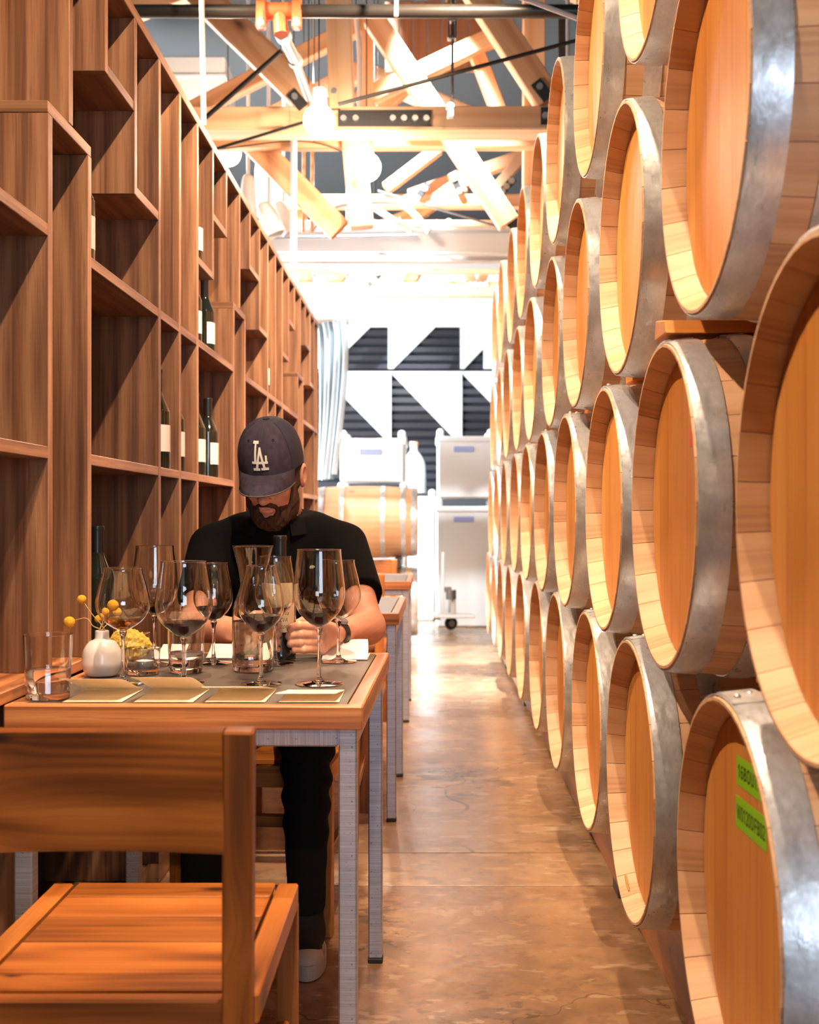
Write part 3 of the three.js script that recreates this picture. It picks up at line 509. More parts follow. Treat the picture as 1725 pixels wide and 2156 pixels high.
makeTable('second steel legged table, behind the seated man', -0.113, -4.17, -0.01);
makeTable('third steel legged table beyond the second one', -0.104, -6.2, 0);

// ---------------------------------------------------------------- chairs (seat towards -z, back at +z)
function makeChair(label) {
  const C = thing('wooden_chair', label, 'chair', [0, 0, 0], 0, 'slatted walnut chairs at the tables'), w = 0.425, dp = 0.5, sh = 0.45, t = 0.034, K = M.chair;
  const px = w / 2 - t / 2;
  for (const s of [-1, 1]) {
    part(C, 'rear_leg', between(V(s * (px - 0.012), 0, -0.03), V(s * (px + 0.004), 0.82, 0.05), 0.032, 0.04, 0.003), K[0]);
    part(C, 'front_leg', board(0.036, sh - 0.035, 0.036, 'y', 0.003), K[3], [s * (px + 0.004), (sh - 0.035) / 2, -dp + 0.03]);
    part(C, 'side_rail', board(0.036, 0.042, dp - 0.02, 'z', 0.003), K[1], [s * (px + 0.004), sh - 0.021, -dp / 2 + 0.01]);
    part(C, 'side_stretcher', board(0.022, 0.034, dp - 0.06, 'z', 0.003), K[3], [s * (px - 0.002), 0.2, -dp / 2 + 0.01]);
  }
  part(C, 'rear_rail', board(w - 2 * t - 0.002, 0.056, 0.026, 'x', 0.003), K[0], [0, sh - 0.03, 0.004]);
  part(C, 'front_rail', board(w - 2 * t, 0.05, 0.026, 'x', 0.003), K[3], [0, sh - 0.036, -dp + 0.03]);
  part(C, 'front_stretcher', board(w - 2 * t, 0.032, 0.024, 'x', 0.003), K[3], [0, 0.3, -dp + 0.03]);
  const zs = [-0.02, -0.075, -0.2, -0.315, -0.415, -0.49];
  for (let i = 0; i + 1 < zs.length; i++) part(C, 'seat_plank', board(w - 2 * t - 0.006, 0.02, zs[i] - zs[i + 1] - 0.0018, 'x', 0.002), K[[1, 2, 0, 1, 0][i]], [0, sh - 0.012, (zs[i] + zs[i + 1]) / 2]);
  { // broad back board, slightly hollowed along its top
    const n = 16, bw = w - 2 * t + 0.002, y0 = 0.655, y1 = 0.82, g = new THREE.BoxGeometry(bw, y1 - y0, 0.024, n, 4, 1), p = g.attributes.position;
    for (let i = 0; i < p.count; i++) { const u = p.getX(i) / (bw / 2), up = p.getY(i) > 0 ? 1 : 0; p.setZ(i, p.getZ(i) - 0.012 * (1 - u * u)); if (up && p.getY(i) > (y1 - y0) / 2 - 0.001) p.setY(i, p.getY(i) - 0.004 * (1 - u * u)); }
    g.computeVertexNormals(); const m = part(C, 'back_board', uvBox(g, 'x', [0.33, 0.2]), K[1], [0, (y0 + y1) / 2, 0.046], [0.0973, 0, 0]);
  }
  return C;
}
const chair0 = makeChair('near walnut chair with its broad figured back board towards the camera');
chair0.position.set(-0.452, 0, -1.585);
function chairAt(x, z, turn, label) { const c = chair0.clone(); c.name = numbered('wooden_chair'); scene.add(c); c.position.set(x, 0, z); c.rotation.y = turn; c.userData.label = label; return c; }
const manChair = chairAt(-0.43, -3.54, Math.PI - 0.09, 'walnut chair that the man in the cap sits on');
chairAt(-0.445, -3.86, 0, 'walnut chair at the near side of the second table, behind the man');
chairAt(-0.44, -5.55, Math.PI, 'walnut chair at the far side of the second table');
chairAt(-0.445, -5.78, 0, 'walnut chair at the near side of the third table');
chairAt(-0.44, -7.6, Math.PI, 'walnut chair at the far side of the third table');
// ---------------------------------------------------------------- things on the near table (top at 0.755)
const TOP = 0.7555, td = (yb) => ((H - TOP) * F) / (yb - VY), onTable = (x, yb) => { const d = td(yb); return V(((x - VX) * d) / F, TOP, -d); };
const shell = (pts, t) => lathe([...pts, [pts[pts.length - 1][0] - t * 0.5, pts[pts.length - 1][1] + t * 0.5], ...pts.map(([r, y], i) => { const a = pts[Math.max(i - 1, 0)], b = pts[Math.min(i + 1, pts.length - 1)], l = Math.hypot(b[0] - a[0], b[1] - a[1]); return [r - ((b[1] - a[1]) / l) * t, y + ((b[0] - a[0]) / l) * t]; }).reverse()], 56);
// wine glasses: bowl, stem, foot, wine. rim / bowl radii, total height, bowl bottom height
function wineGlass(label, x, yb, { rim, bowl, h, hb, yw, wine, foot = 0.043, bulge = 0.42 }) {
  const p = onTable(x, yb), G = thing('wine_glass', label, 'wine glass', p.toArray(), 0, 'wine glasses on the near table');
  const bh = h - hb, prof = new THREE.SplineCurve([[0.004, hb], [bowl * 0.38, hb + bh * 0.05], [bowl * 0.8, hb + bh * 0.2], [bowl, hb + bh * bulge], [lerp(bowl, rim, 0.35), hb + bh * 0.66], [rim * 1.01, hb + bh * 0.93], [rim, h]].map((q) => new THREE.Vector2(...q)));
  const pts = prof.getPoints(56).map((q) => [q.x, q.y]);
  part(G, 'bowl', shell(pts, 0.001), M.glassSolid);
  part(G, 'stem', smoothLathe([[0.0002, 0.004], [0.016, 0.0045], [0.008, 0.01], [0.0045, 0.022], [0.0036, hb * 0.5], [0.0042, hb - 0.018], [0.008, hb - 0.002], [0.0002, hb + 0.001]], 28, 60), M.glassSolid);
  part(G, 'foot', lathe([[0.0002, 0.0055], [0.01, 0.0056], [foot * 0.6, 0.0034], [foot, 0.0016], [foot, 0.0006], [foot * 0.98, 0.0002], [0.0002, 0.0008]], 56), M.glassSolid);
  if (yw) {
    const hw = hb + bh * yw, w = pts.filter((q) => q[1] < hw), r = w[w.length - 1][0] - 0.0011;
    part(G, 'wine', lathe([[0.0002, hb + 0.0025], ...w.filter((q) => q[0] > 0.006).map((q) => [q[0] - 0.0011, q[1] + 0.0009]), [r, hw], [0.0002, hw - 0.0003]], 56), wine);
  }
  return G;
}
wineGlass('round bowled glass with a little white wine beside the white vase', 259, 1440, { rim: 0.0395, bowl: 0.055, h: 0.239, hb: 0.11, yw: 0.2, wine: M.whiteWine, bulge: 0.4 });
wineGlass('wide bowled glass of red wine in front of a water tumbler', 387, 1437, { rim: 0.047, bowl: 0.059, h: 0.252, hb: 0.095, yw: 0.2, wine: M.redWine, bulge: 0.4 });
wineGlass('egg bowled glass of red wine in front of the water carafe', 550, 1440, { rim: 0.032, bowl: 0.0475, h: 0.244, hb: 0.105, yw: 0.26, wine: M.redWine, bulge: 0.38 });
wineGlass('tallest red wine glass nearest the right table corner', 672, 1440, { rim: 0.0455, bowl: 0.0535, h: 0.277, hb: 0.118, yw: 0.22, wine: M.redWine, foot: 0.049, bulge: 0.4 });
wineGlass('empty glass with drops of rose standing at the cream card', 713, 1393, { rim: 0.0385, bowl: 0.0535, h: 0.242, hb: 0.1, yw: 0, bulge: 0.38 });
wineGlass('glass of red wine partly hidden behind carafe and bottle', 580, 1398, { rim: 0.0375, bowl: 0.0475, h: 0.252, hb: 0.105, yw: 0.2, wine: M.redWine, bulge: 0.38 });
wineGlass('glass of red wine between carafe and the man\u2019s right arm', 450, 1397, { rim: 0.0345, bowl: 0.0455, h: 0.236, hb: 0.1, yw: 0.24, wine: M.redWine, bulge: 0.38 });
wineGlass('tall rear glass of red wine against the shelf side', 326, 1399, { rim: 0.0435, bowl: 0.052, h: 0.277, hb: 0.115, yw: 0.2, wine: M.redWine, foot: 0.047, bulge: 0.4 });

function tumbler(label, name, cat, x, yb, { r0, r1, h, water }) {
  const p = onTable(x, yb), G = thing(name, label, cat, p.toArray());
  part(G, 'glass_wall', shell([[r0, 0.0127], [lerp(r0, r1, 0.25), h * 0.3], [lerp(r0, r1, 0.5), h * 0.5], [lerp(r0, r1, 0.75), h * 0.75], [r1, h]], 0.0016), M.glassSolid);
  part(G, 'base', lathe([[0.0002, 0.0006], [r0 * 0.86, 0.0002], [r0 * 0.98, 0.002], [r0, 0.012], [r0 - 0.002, 0.0125], [0.0002, 0.0105]], 48), M.glassSolid);
  if (water) { const rw = lerp(r0, r1, water / h) - 0.0019; part(G, 'water', lathe([[0.0002, 0.0135], [r0 - 0.0021, 0.0138], [rw, water], [0.0002, water - 0.0002]], 48), M.water); }
  return G;
}
tumbler('straight water tumbler half full at the near left table corner', 'tumbler', 'glass', 101, 1470, { r0: 0.0405, r1: 0.0455, h: 0.121, water: 0.056 });
tumbler('water tumbler behind the wide bowled red wine glass', 'tumbler', 'glass', 392, 1415, { r0: 0.0375, r1: 0.0415, h: 0.112, water: 0.045 });
const cg = tumbler('low clear candle glass holding a tealight', 'candle_glass', 'candle holder', 301, 1419, { r0: 0.0355, r1: 0.0375, h: 0.057 });
{
  const T = thing('tealight', 'unlit white tealight inside the low candle glass', 'candle', [cg.position.x + 0.004, TOP + 0.0128, cg.position.z]);
  part(T, 'cup', lathe([[0.0002, 0], [0.0188, 0], [0.0192, 0.0165], [0.0197, 0.017], [0.0186, 0.017], [0.0182, 0.0145], [0.0002, 0.0145]], 36), M.bolt);
  part(T, 'wax', lathe([[0.0002, 0.0146], [0.018, 0.0146], [0.018, 0.0158], [0.004, 0.0154], [0.0002, 0.0158]], 36), std({ color: [0.85, 0.82, 0.78], roughness: 0.5 }));
  part(T, 'wick', rod([V(0, 0.0155, 0), V(0.0005, 0.021, 0)], 0.0006, 6), M.black);
}
{ // carafe with water
  const p = onTable(533, 1412), C = thing('water_carafe', 'clear glass carafe with a flared rim, half full of water', 'carafe', p.toArray());
  const pr = new THREE.SplineCurve([[0.044, 0.012], [0.0465, 0.03], [0.0465, 0.1], [0.046, 0.128], [0.04, 0.155], [0.03, 0.185], [0.0285, 0.2], [0.0345, 0.235], [0.046, 0.279]].map((q) => new THREE.Vector2(...q))).getPoints(70).map((q) => [q.x, q.y]);
  part(C, 'glass_wall', shell(pr, 0.0016), M.glassSolid);
  part(C, 'base', lathe([[0.0002, 0.002], [0.038, 0.0002], [0.043, 0.002], [0.0442, 0.012], [0.042, 0.0125], [0.0002, 0.0105]], 56), M.glassSolid);
  part(C, 'water', lathe([[0.0002, 0.0135], [0.0425, 0.0138], ...pr.filter((q) => q[1] > 0.02 && q[1] < 0.112).map((q) => [q[0] - 0.0018, q[1]]), [0.0446, 0.112], [0.0002, 0.1116]], 56), M.water);
}
{ // vase with dried yellow ball flowers
  const p = onTable(215, 1423), VS = thing('ceramic_vase', 'small round white ceramic vase with a narrow neck', 'vase', p.toArray());
  part(VS, 'body', smoothLathe([[0.0002, 0.0005], [0.022, 0.0002], [0.034, 0.004], [0.0425, 0.022], [0.043, 0.036], [0.0395, 0.056], [0.029, 0.073], [0.0175, 0.0795], [0.015, 0.085], [0.0145, 0.097], [0.0125, 0.0975], [0.0118, 0.09], [0.013, 0.075]], 56, 90), phys({ color: [0.72, 0.65, 0.6], roughness: 0.32, clearcoat: 0.5, clearcoatRoughness: 0.15 }));
  const ballT = tex(256, 128, (x, y) => { const n = fbm(x / 2.4, y / 2.4, 301, 2); return mix3([196, 130, 12], [240, 188, 40], n); }), ballB = tex(256, 128, (x, y) => fbm(x / 2.2, y / 2.2, 303, 2), false), BM = std({ color: 0xffffff, map: ballT, bumpMap: ballB, bumpScale: 0.0015, roughness: 0.85 }), SM = std({ color: [0.42, 0.26, 0.1], roughness: 0.8 });
  const flowers = [[172, 1262, 9.5, 0.01, [[193, 1292]], 'ball flower standing upright at the left of the vase'], [146, 1310, 12, 0.02, [[182, 1302], [196, 1318]], 'ball flower drooping lowest at the left'], [237, 1275, 12.5, 0.015, [[226, 1300]], 'ball flower seen highest through the white wine glass'], [219, 1290, 9.5, -0.02, [[216, 1310]], 'ball flower lower left in the white wine glass'], [246, 1289, 9.5, -0.03, [[228, 1312]], 'ball flower half hidden at the right behind another'], [207, 1303, 8, -0.045, [[212, 1315]], 'small ball flower tucked behind the glass edge']];
  const d0 = -p.z;
  flowers.forEach(([x, y, r, dz, mid, label], i) => {
    const d = d0 - dz, c = P(x, y, d), R = (r * d) / F, f = thing('ball_flower', 'yellow dried ' + label, 'flower', p.clone().add(V(0, 0.085, 0)).toArray(), 0, 'dried yellow ball flowers in the vase');
    const o = f.position; const base = V(0.004 * Math.cos(i), -0.035, 0.004 * Math.sin(i)), neck = V(0.006 * Math.cos(i * 1.1), 0.012, 0.006 * Math.sin(i * 1.1));
    const m = mid.map(([a, b]) => P(a, b, d).sub(o)).reverse();
    part(f, 'stem', rod([base, neck, ...m, c.clone().sub(o)], 0.0011, 6), SM);
    const g = new THREE.IcosahedronGeometry(R, 5), q = g.attributes.position; for (let k = 0; k < q.count; k++) { const v = V(q.getX(k), q.getY(k), q.getZ(k)).normalize(), n = 1 + 0.05 * (noise(v.x * 14 + 9, v.y * 14 + v.z * 9, 7 + i) - 0.5); q.setXYZ(k, v.x * R * n, v.y * R * n, v.z * R * n); } g.computeVertexNormals();
    part(f, 'flower_head', g, BM, c.sub(o));
  });
}
{ // knobbly gourd
  const G = thing('gourd', 'yellow knobbly gourd lying behind the candle glass', 'gourd', [-0.69, TOP, -2.645], 0.2);
  const g = new THREE.IcosahedronGeometry(1, 40), q = g.attributes.position, col = [];
  for (let k = 0; k < q.count; k++) {
    const v = V(q.getX(k), q.getY(k), q.getZ(k)).normalize(), a = Math.atan2(v.z, v.y), lon = v.x;
    const rib = 0.06 * Math.cos(a * 8 + lon * 1.5), bump = Math.max(0, noise(v.x * 9 + 20, a * 5 + 30, 311) - 0.42) * 0.34 + Math.max(0, noise(v.x * 20 + 20, a * 11, 313) - 0.5) * 0.1, taper = 1 - 0.36 * (v.x * 0.5 + 0.5) ** 2, s = taper * (1 + rib + bump);
    q.setXYZ(k, v.x * 0.05, v.y * 0.036 * s + 0.037, v.z * 0.036 * s);
    const t = clamp(0.5 + rib * 6), c = mix3([0.5, 0.3, 0.03], [0.72, 0.47, 0.1], clamp(t * 0.6 + bump * 3)); const gr = sstep(0.62, 0.75, noise(v.x * 7, a * 3, 317)) * 0.5; col.push(lerp(c[0], 0.25, gr), lerp(c[1], 0.25, gr), c[2]);
  }
  g.setAttribute('color', new THREE.Float32BufferAttribute(col, 3)); g.computeVertexNormals();
  let mn = 1; for (let k = 0; k < q.count; k++) mn = Math.min(mn, q.getY(k)); g.translate(0, -mn + 0.0002, 0);
  part(G, 'body', g, std({ color: 0xffffff, vertexColors: true, roughness: 0.45 }), [0, 0, 0], [0, 0, -0.24]).position.y = 0.0135;
  part(G, 'stalk', rod([V(-0.046, 0.048, 0), V(-0.055, 0.055, 0.004), V(-0.062, 0.057, 0.008)], 0.005, 8), std({ color: [0.36, 0.28, 0.1], roughness: 0.8 }));
}
// folded tasting cards
const cardText = canvasTex(512, 256, (x, w, h) => { x.fillStyle = '#f4efe4'; x.fillRect(0, 0, w, h); x.fillStyle = '#c9a26a'; x.font = 'italic 44px serif'; x.textAlign = 'center'; x.fillText('Tasting Notes', w / 2, 168); });
function foldedCard(label, xl, xr, zn, zf, lift, away, curl = 0.012) { // lower leaf on the table, upper leaf hinged at the far (or near) edge
  const w = xr - xl, L = Math.abs(zf - zn), C = thing('folded_card', label, 'card', [(xl + xr) / 2, TOP + 0.0006, (zn + zf) / 2], 0, 'folded cards on the near table'), t = 0.0007;
  part(C, 'lower_leaf', chamfer(w, t, L, 0.0002), M.paper, [0, t / 2, 0]);
  const n = 14, g = new THREE.BoxGeometry(w, t, L, 4, 1, n), p = g.attributes.position, s = away ? -1 : 1;
  for (let i = 0; i < p.count; i++) { const z = p.getZ(i), u = clamp(0.5 + (s * z) / L); p.setY(i, p.getY(i) + 0.0018 + lift * Math.sin(u * Math.PI * 0.5) ** 1.0 * (0.45 + 0.55 * u)); p.setX(i, p.getX(i) - curl * u * u * 0.5); }
  g.computeVertexNormals();
  part(C, 'upper_leaf', g, away ? M.cardFace : M.paper);
}
M.cardFace = std({ color: [0.86, 0.83, 0.77], roughness: 0.7 });
foldedCard('opened cream card beside the half full tumbler', -0.683, -0.573, -2.158, -2.315, 0.041, false);
foldedCard('opened cream card between the white wine glass and the wide red glass', -0.551, -0.441, -2.158, -2.315, 0.044, false);
foldedCard('nearly closed cream card in front of the carafe', -0.419, -0.307, -2.158, -2.315, 0.026, false);
foldedCard('closed white card in front of the tallest wine glass', -0.282, -0.17, -2.158, -2.3, 0.014, false);
foldedCard('white card at the far right table corner by the man\u2019s elbow', -0.262, -0.152, -2.795, -2.925, 0.034, true);
foldedCard('white card under the rear glass by the man\u2019s right arm', -0.545, -0.475, -2.82, -2.93, 0.022, true);
foldedCard('white card far left behind the candle glass', -0.665, -0.6, -2.8, -2.92, 0.022, true);

// ---------------------------------------------------------------- wine bottles
const BH = 0.297;
function wineBottle(label, pos, { lab = true, turn = 0, h = BH, labelY = [0.05, 0.13], group = 'wine bottles standing in the shelf', arc = 1.15 } = {}) {
  const B = thing('wine_bottle', label, 'bottle', pos, turn, group), k = h / BH;
  part(B, 'glass_body', smoothLathe([[0.0002, 0.006], [0.03, 0.0005], [0.0375, 0.003], [0.0385, 0.012], [0.0385, 0.155], [0.037, 0.172], [0.026, 0.2], [0.0165, 0.226], [0.0148, 0.245], [0.0142, 0.287], [0.0142, BH], [0.0002, BH]].map(([r, y]) => [r, y * k]), 40, 90), M.bottle);
  part(B, 'capsule', lathe([[0.0155, 0.232 * k], [0.0152, 0.286 * k], [0.0166, 0.288 * k], [0.0166, 0.296 * k], [0.0145, 0.2985 * k], [0.0002, 0.2988 * k]], 32), M.foil);
  if (lab) part(B, 'paper_label', new THREE.CylinderGeometry(0.0389, 0.0389, labelY[1] - labelY[0], 40, 1, true, Math.PI / 2 - arc, 2 * arc), lab === true ? M.label : lab, [0, (labelY[0] + labelY[1]) / 2, 0]);
  return B;
}
const shelfAt = (x, d, y) => [((x - VX) * d) / F, y + 0.0005, -d], s0 = SHELF.L0 + SHELF.t, s1 = SHELF.L1 + SHELF.t, s2 = SHELF.L2 + SHELF.t;
wineBottle('white labelled bottle alone in the narrow cell on the lower shelf board', shelfAt(331, 3.5, s0));
wineBottle('white labelled bottle mostly hidden in the second narrow cell', shelfAt(364, 3.78, s0));
wineBottle('white labelled bottle hidden at the left of a pair behind the cap', shelfAt(410, 4.15, s0));
wineBottle('white labelled bottle at the right of a pair left of the cap', shelfAt(438, 4.35, s0));
wineBottle('white labelled bottle highest in view on the upper shelf board', shelfAt(431, 4.4, s1));
wineBottle('white labelled bottle mostly hidden behind its neighbour on the upper board', shelfAt(402, 4.15, s1));
wineBottle('white labelled bottle in the small hanging box near the bulb', shelfAt(404, 4.08, s2), { h: 0.19 });
wineBottle('white labelled bottle hidden behind the front post on the upper board', shelfAt(166, 2.84, s1));
wineBottle('white labelled bottle far along the upper board over the cap', shelfAt(551, 5.75, s1));
wineBottle('plain dark bottle standing on the counter behind the white wine glass', shelfAt(205, 2.88, SHELF.base), { lab: false });
{ // slate board leaning in the cell
  const S = thing('leaning_board', 'dark framed board leaning in the wide shelf cell behind the front post', 'board', [-0.99, s0 + 0.001, -2.86], 0);
  part(S, 'board', board(0.16, 0.24, 0.008, 'y'), M.black, [0, 0.128, 0], [-0.16, 0, -0.18]); part(S, 'frame', uvBox(chamfer(0.18, 0.02, 0.02, 0.003)), M.blackSteel, [0.02, 0.014, 0.0], [0, 0, 0]);
}
// the bottle in the man's hands
const scribble = canvasTex(512, 640, (x, w, h) => { x.fillStyle = '#d8c6a2'; x.fillRect(0, 0, w, h); x.fillStyle = '#33301c'; x.textAlign = 'center'; x.font = 'italic 74px sans-serif'; ['2012 WR', 'Reserva', 'UEZVA', 'Hancock'].forEach((t, i) => x.fillText(t, w / 2, 330 + i * 86, w * 0.86)); });
const heldBottle = wineBottle('dark bottle with a big handwritten cream label held upright by the man', [P(590, 1390, 2.83).x, TOP + 0.0005, -2.83], { lab: std({ map: scribble, roughness: 0.7, side: THREE.DoubleSide }), turn: -Math.PI / 2 + 0.15, labelY: [0.066, 0.185], arc: 1.05, group: undefined });
delete heldBottle.userData.group;
// ---------------------------------------------------------------- far end of the aisle
{
  const back = (x, d, y, label) => { const b = protoFar.clone(); b.name = numbered('wine_barrel'); scene.add(b); b.position.set(((x - VX) * d) / F, y, -d); tag(b, label, 'barrel'); return b; };
  const cr = (y, label, x0, d) => { const t = thing('barrel_rack', label, 'rack', [((x0 - VX) * d) / F + BL / 2, y, -d]); for (const s of [-1, 1]) part(t, 'rail', board(0.06, 0.07, 0.78, 'z', 0.004), M.plate, [s * 0.3, 0.035, 0]); part(t, 'cross_bar', board(0.54, 0.05, 0.05, 'x', 0.004), M.plate, [0, 0.03, 0.3]); return t; };
  cr(0, 'low steel rack on the floor under the sideways barrels at the aisle end', 652, 10); back(652, 10, 0.062, 'lower sideways barrel behind the chairs at the aisle end');
  cr(0.68, 'steel rack between the two sideways barrels at the aisle end', 652, 10); back(652, 10, 0.742, 'sideways barrel showing its pale hoops right of the man\u2019s shoulder');
  const bin = (label, x0, x1, d, y0, y1, dep) => {
    const w = ((x1 - x0) * d) / F, xc = (((x0 + x1) / 2 - VX) * d) / F, B = thing('white_bin', label, 'bin', [xc, y0, -d - dep / 2], 0, 'white stacking bins at the aisle end'), h = y1 - y0;
    part(B, 'body', uvBox(chamfer(w, h - 0.03, dep, 0.02)), M.white, [0, (h - 0.03) / 2, 0]); part(B, 'rim', uvBox(chamfer(w + 0.03, 0.06, dep + 0.03, 0.012)), M.white, [0, h - 0.06, 0]);
    for (const s of [-1, 1]) for (const z of [-1, 1]) part(B, 'stacking_post', uvBox(chamfer(0.07, 0.09, 0.07, 0.02)), M.white, [s * (w / 2 - 0.03), h, z * (dep / 2 - 0.03)]);
    part(B, 'label_plate', uvBox(chamfer(0.2, 0.055, 0.006, 0.002)), std({ color: [0.35, 0.42, 0.75], roughness: 0.5 }), [-0.02, h - 0.16, dep / 2 + 0.003]);
    return B;
  };
  const Y = (y, d) => H + ((VY - y) * d) / F;
  bin('white stacking bin with a blue label above the sideways barrel', 716, 853, 10.9, Y(1015, 10.9), Y(916, 10.9), 0.6);
  bin('white lower bin hidden behind the sideways barrels', 712, 857, 10.85, 0, Y(1015, 10.9) - 0.046, 0.66);
  bin('white stacking bin topmost at the right of the aisle end', 921, 1040, 11.6, Y(1050, 11.6), Y(912, 11.6), 0.62);
  bin('white lower bin under the right hand stack at the aisle end', 918, 1044, 11.55, 0, Y(1050, 11.6) - 0.046, 0.66);
  const j = thing('stand_in_jug', 'white jug shape standing in for a bright blob between the two bin stacks', 'jug', [P(872, 1040, 12.6).x, Y(1040, 12.6), -12.6]);  // jug made up for an unidentified bright spot; no lamp stands behind it
  part(j, 'body', smoothLathe([[0.002, 0], [0.12, 0.002], [0.13, 0.05], [0.125, 0.3], [0.09, 0.4], [0.04, 0.47], [0.04, 0.52], [0.002, 0.525]], 28), M.white); part(j, 'cap', uvBox(new THREE.CylinderGeometry(0.045, 0.045, 0.05, 20)), M.fir[2], [0, 0.54, 0]);
  bin('long white lower bin between the two stacks at the aisle end', 858, 916, 12.3, 0, Y(1040, 12.6) - 0.002, 0.7);
  const c = thing('pump_cart', 'white wheeled pump cart with a grey motor standing on the bright floor', 'cart', [P(948, 1300, 12.6 / 1.04).x, 0, -11.1]), dc = 11.1, at = (x, y) => P(x, y, dc).sub(c.position);
  part(c, 'wheel', uvBox(new THREE.TorusGeometry(0.045, 0.02, 12, 28).rotateY(0.35)), M.black, at(950, 1312)); part(c, 'wheel_hub', uvBox(new THREE.CylinderGeometry(0.03, 0.03, 0.05, 20).rotateX(Math.PI / 2).rotateY(0.35)), M.greySteel, at(950, 1312));
  part(c, 'motor', uvBox(flat([new THREE.CylinderGeometry(0.05, 0.05, 0.09, 20), chamfer(0.07, 0.05, 0.05, 0.006).translate(-0.03, 0.05, 0)])), M.greySteel, at(950, 1252));
  part(c, 'frame', uvBox(flat([chamfer(0.4, 0.03, 0.3, 0.006), chamfer(0.03, 0.6, 0.03, 0.006).translate(-0.1, 0.3, -0.1), chamfer(0.05, 0.16, 0.05, 0.01).translate(0, 0.07, -0.03)])), M.whitePaint, at(955, 1296));
  part(c, 'drain_plug', uvBox(flat([chamfer(0.05, 0.045, 0.03, 0.004)])), M.black, at(922, 1300)); 
  // clear strip curtain beside the shelf end
  const sc = thing('strip_curtain', 'bluish clear plastic strips and hoses hanging at the shelf end', 'curtain', P(700, 680, 9.2).toArray());
  const sm = phys({ color: [0.62, 0.72, 0.8], roughness: 0.28, transmission: 0.45, thickness: 0, side: THREE.DoubleSide }), la = (x, y, d = 9.2) => P(x, y, d).sub(sc.position);
  part(sc, 'rail', rod([la(640, 678), la(735, 678)], 0.025, 10), M.whitePaint); for (const x of [660, 730]) part(sc, 'hanger_rod', rod([la(x, 678), la(x, 678).setY(5.2 - sc.position.y)], 0.006, 6), M.whitePaint);
  const strips = [[676, 680, 676, 1010], [689, 684, 680, 1010], [700, 684, 684, 1012], [712, 690, 690, 1010], [722, 700, 700, 1010], [731, 730, 708, 1000]];
  strips.forEach(([x0, y0, x1, y1], i) => { const pts = [la(x0 - 4, 680), la(x0, y0 + 20), la(lerp(x0, x1, 0.4) + 3, 850), la(x1, y1)]; const g = new THREE.TubeGeometry(new THREE.CatmullRomCurve3(pts), 30, 0.022, 8); part(sc, 'hanging_strip', g, i % 2 ? sm : M.stripBlue, [0, 0, 0.03 * i]); });
}
// ---------------------------------------------------------------- seated man in a cap
const len = (x, y, z) => Math.sqrt(x * x + y * y + z * z);
function cap3(p, a, b, ra, rb) { // tapered capsule
  const bx = b.x - a.x, by = b.y - a.y, bz = b.z - a.z, px = p[0] - a.x, py = p[1] - a.y, pz = p[2] - a.z, t = clamp((px * bx + py * by + pz * bz) / (bx * bx + by * by + bz * bz + 1e-9));
  return len(px - bx * t, py - by * t, pz - bz * t) - lerp(ra, rb, t);
}
const ell = (p, c, r) => { const x = (p[0] - c[0]) / r[0], y = (p[1] - c[1]) / r[1], z = (p[2] - c[2]) / r[2], k = len(x, y, z), g = len(x / r[0], y / r[1], z / r[2]); return (k * (k - 1)) / (g + 1e-9); };
const smin = (a, b, k) => { const h = clamp(0.5 + (0.5 * (b - a)) / k); return lerp(b, a, h) - k * h * (1 - h); };
const smax = (a, b, k) => -smin(-a, -b, k);
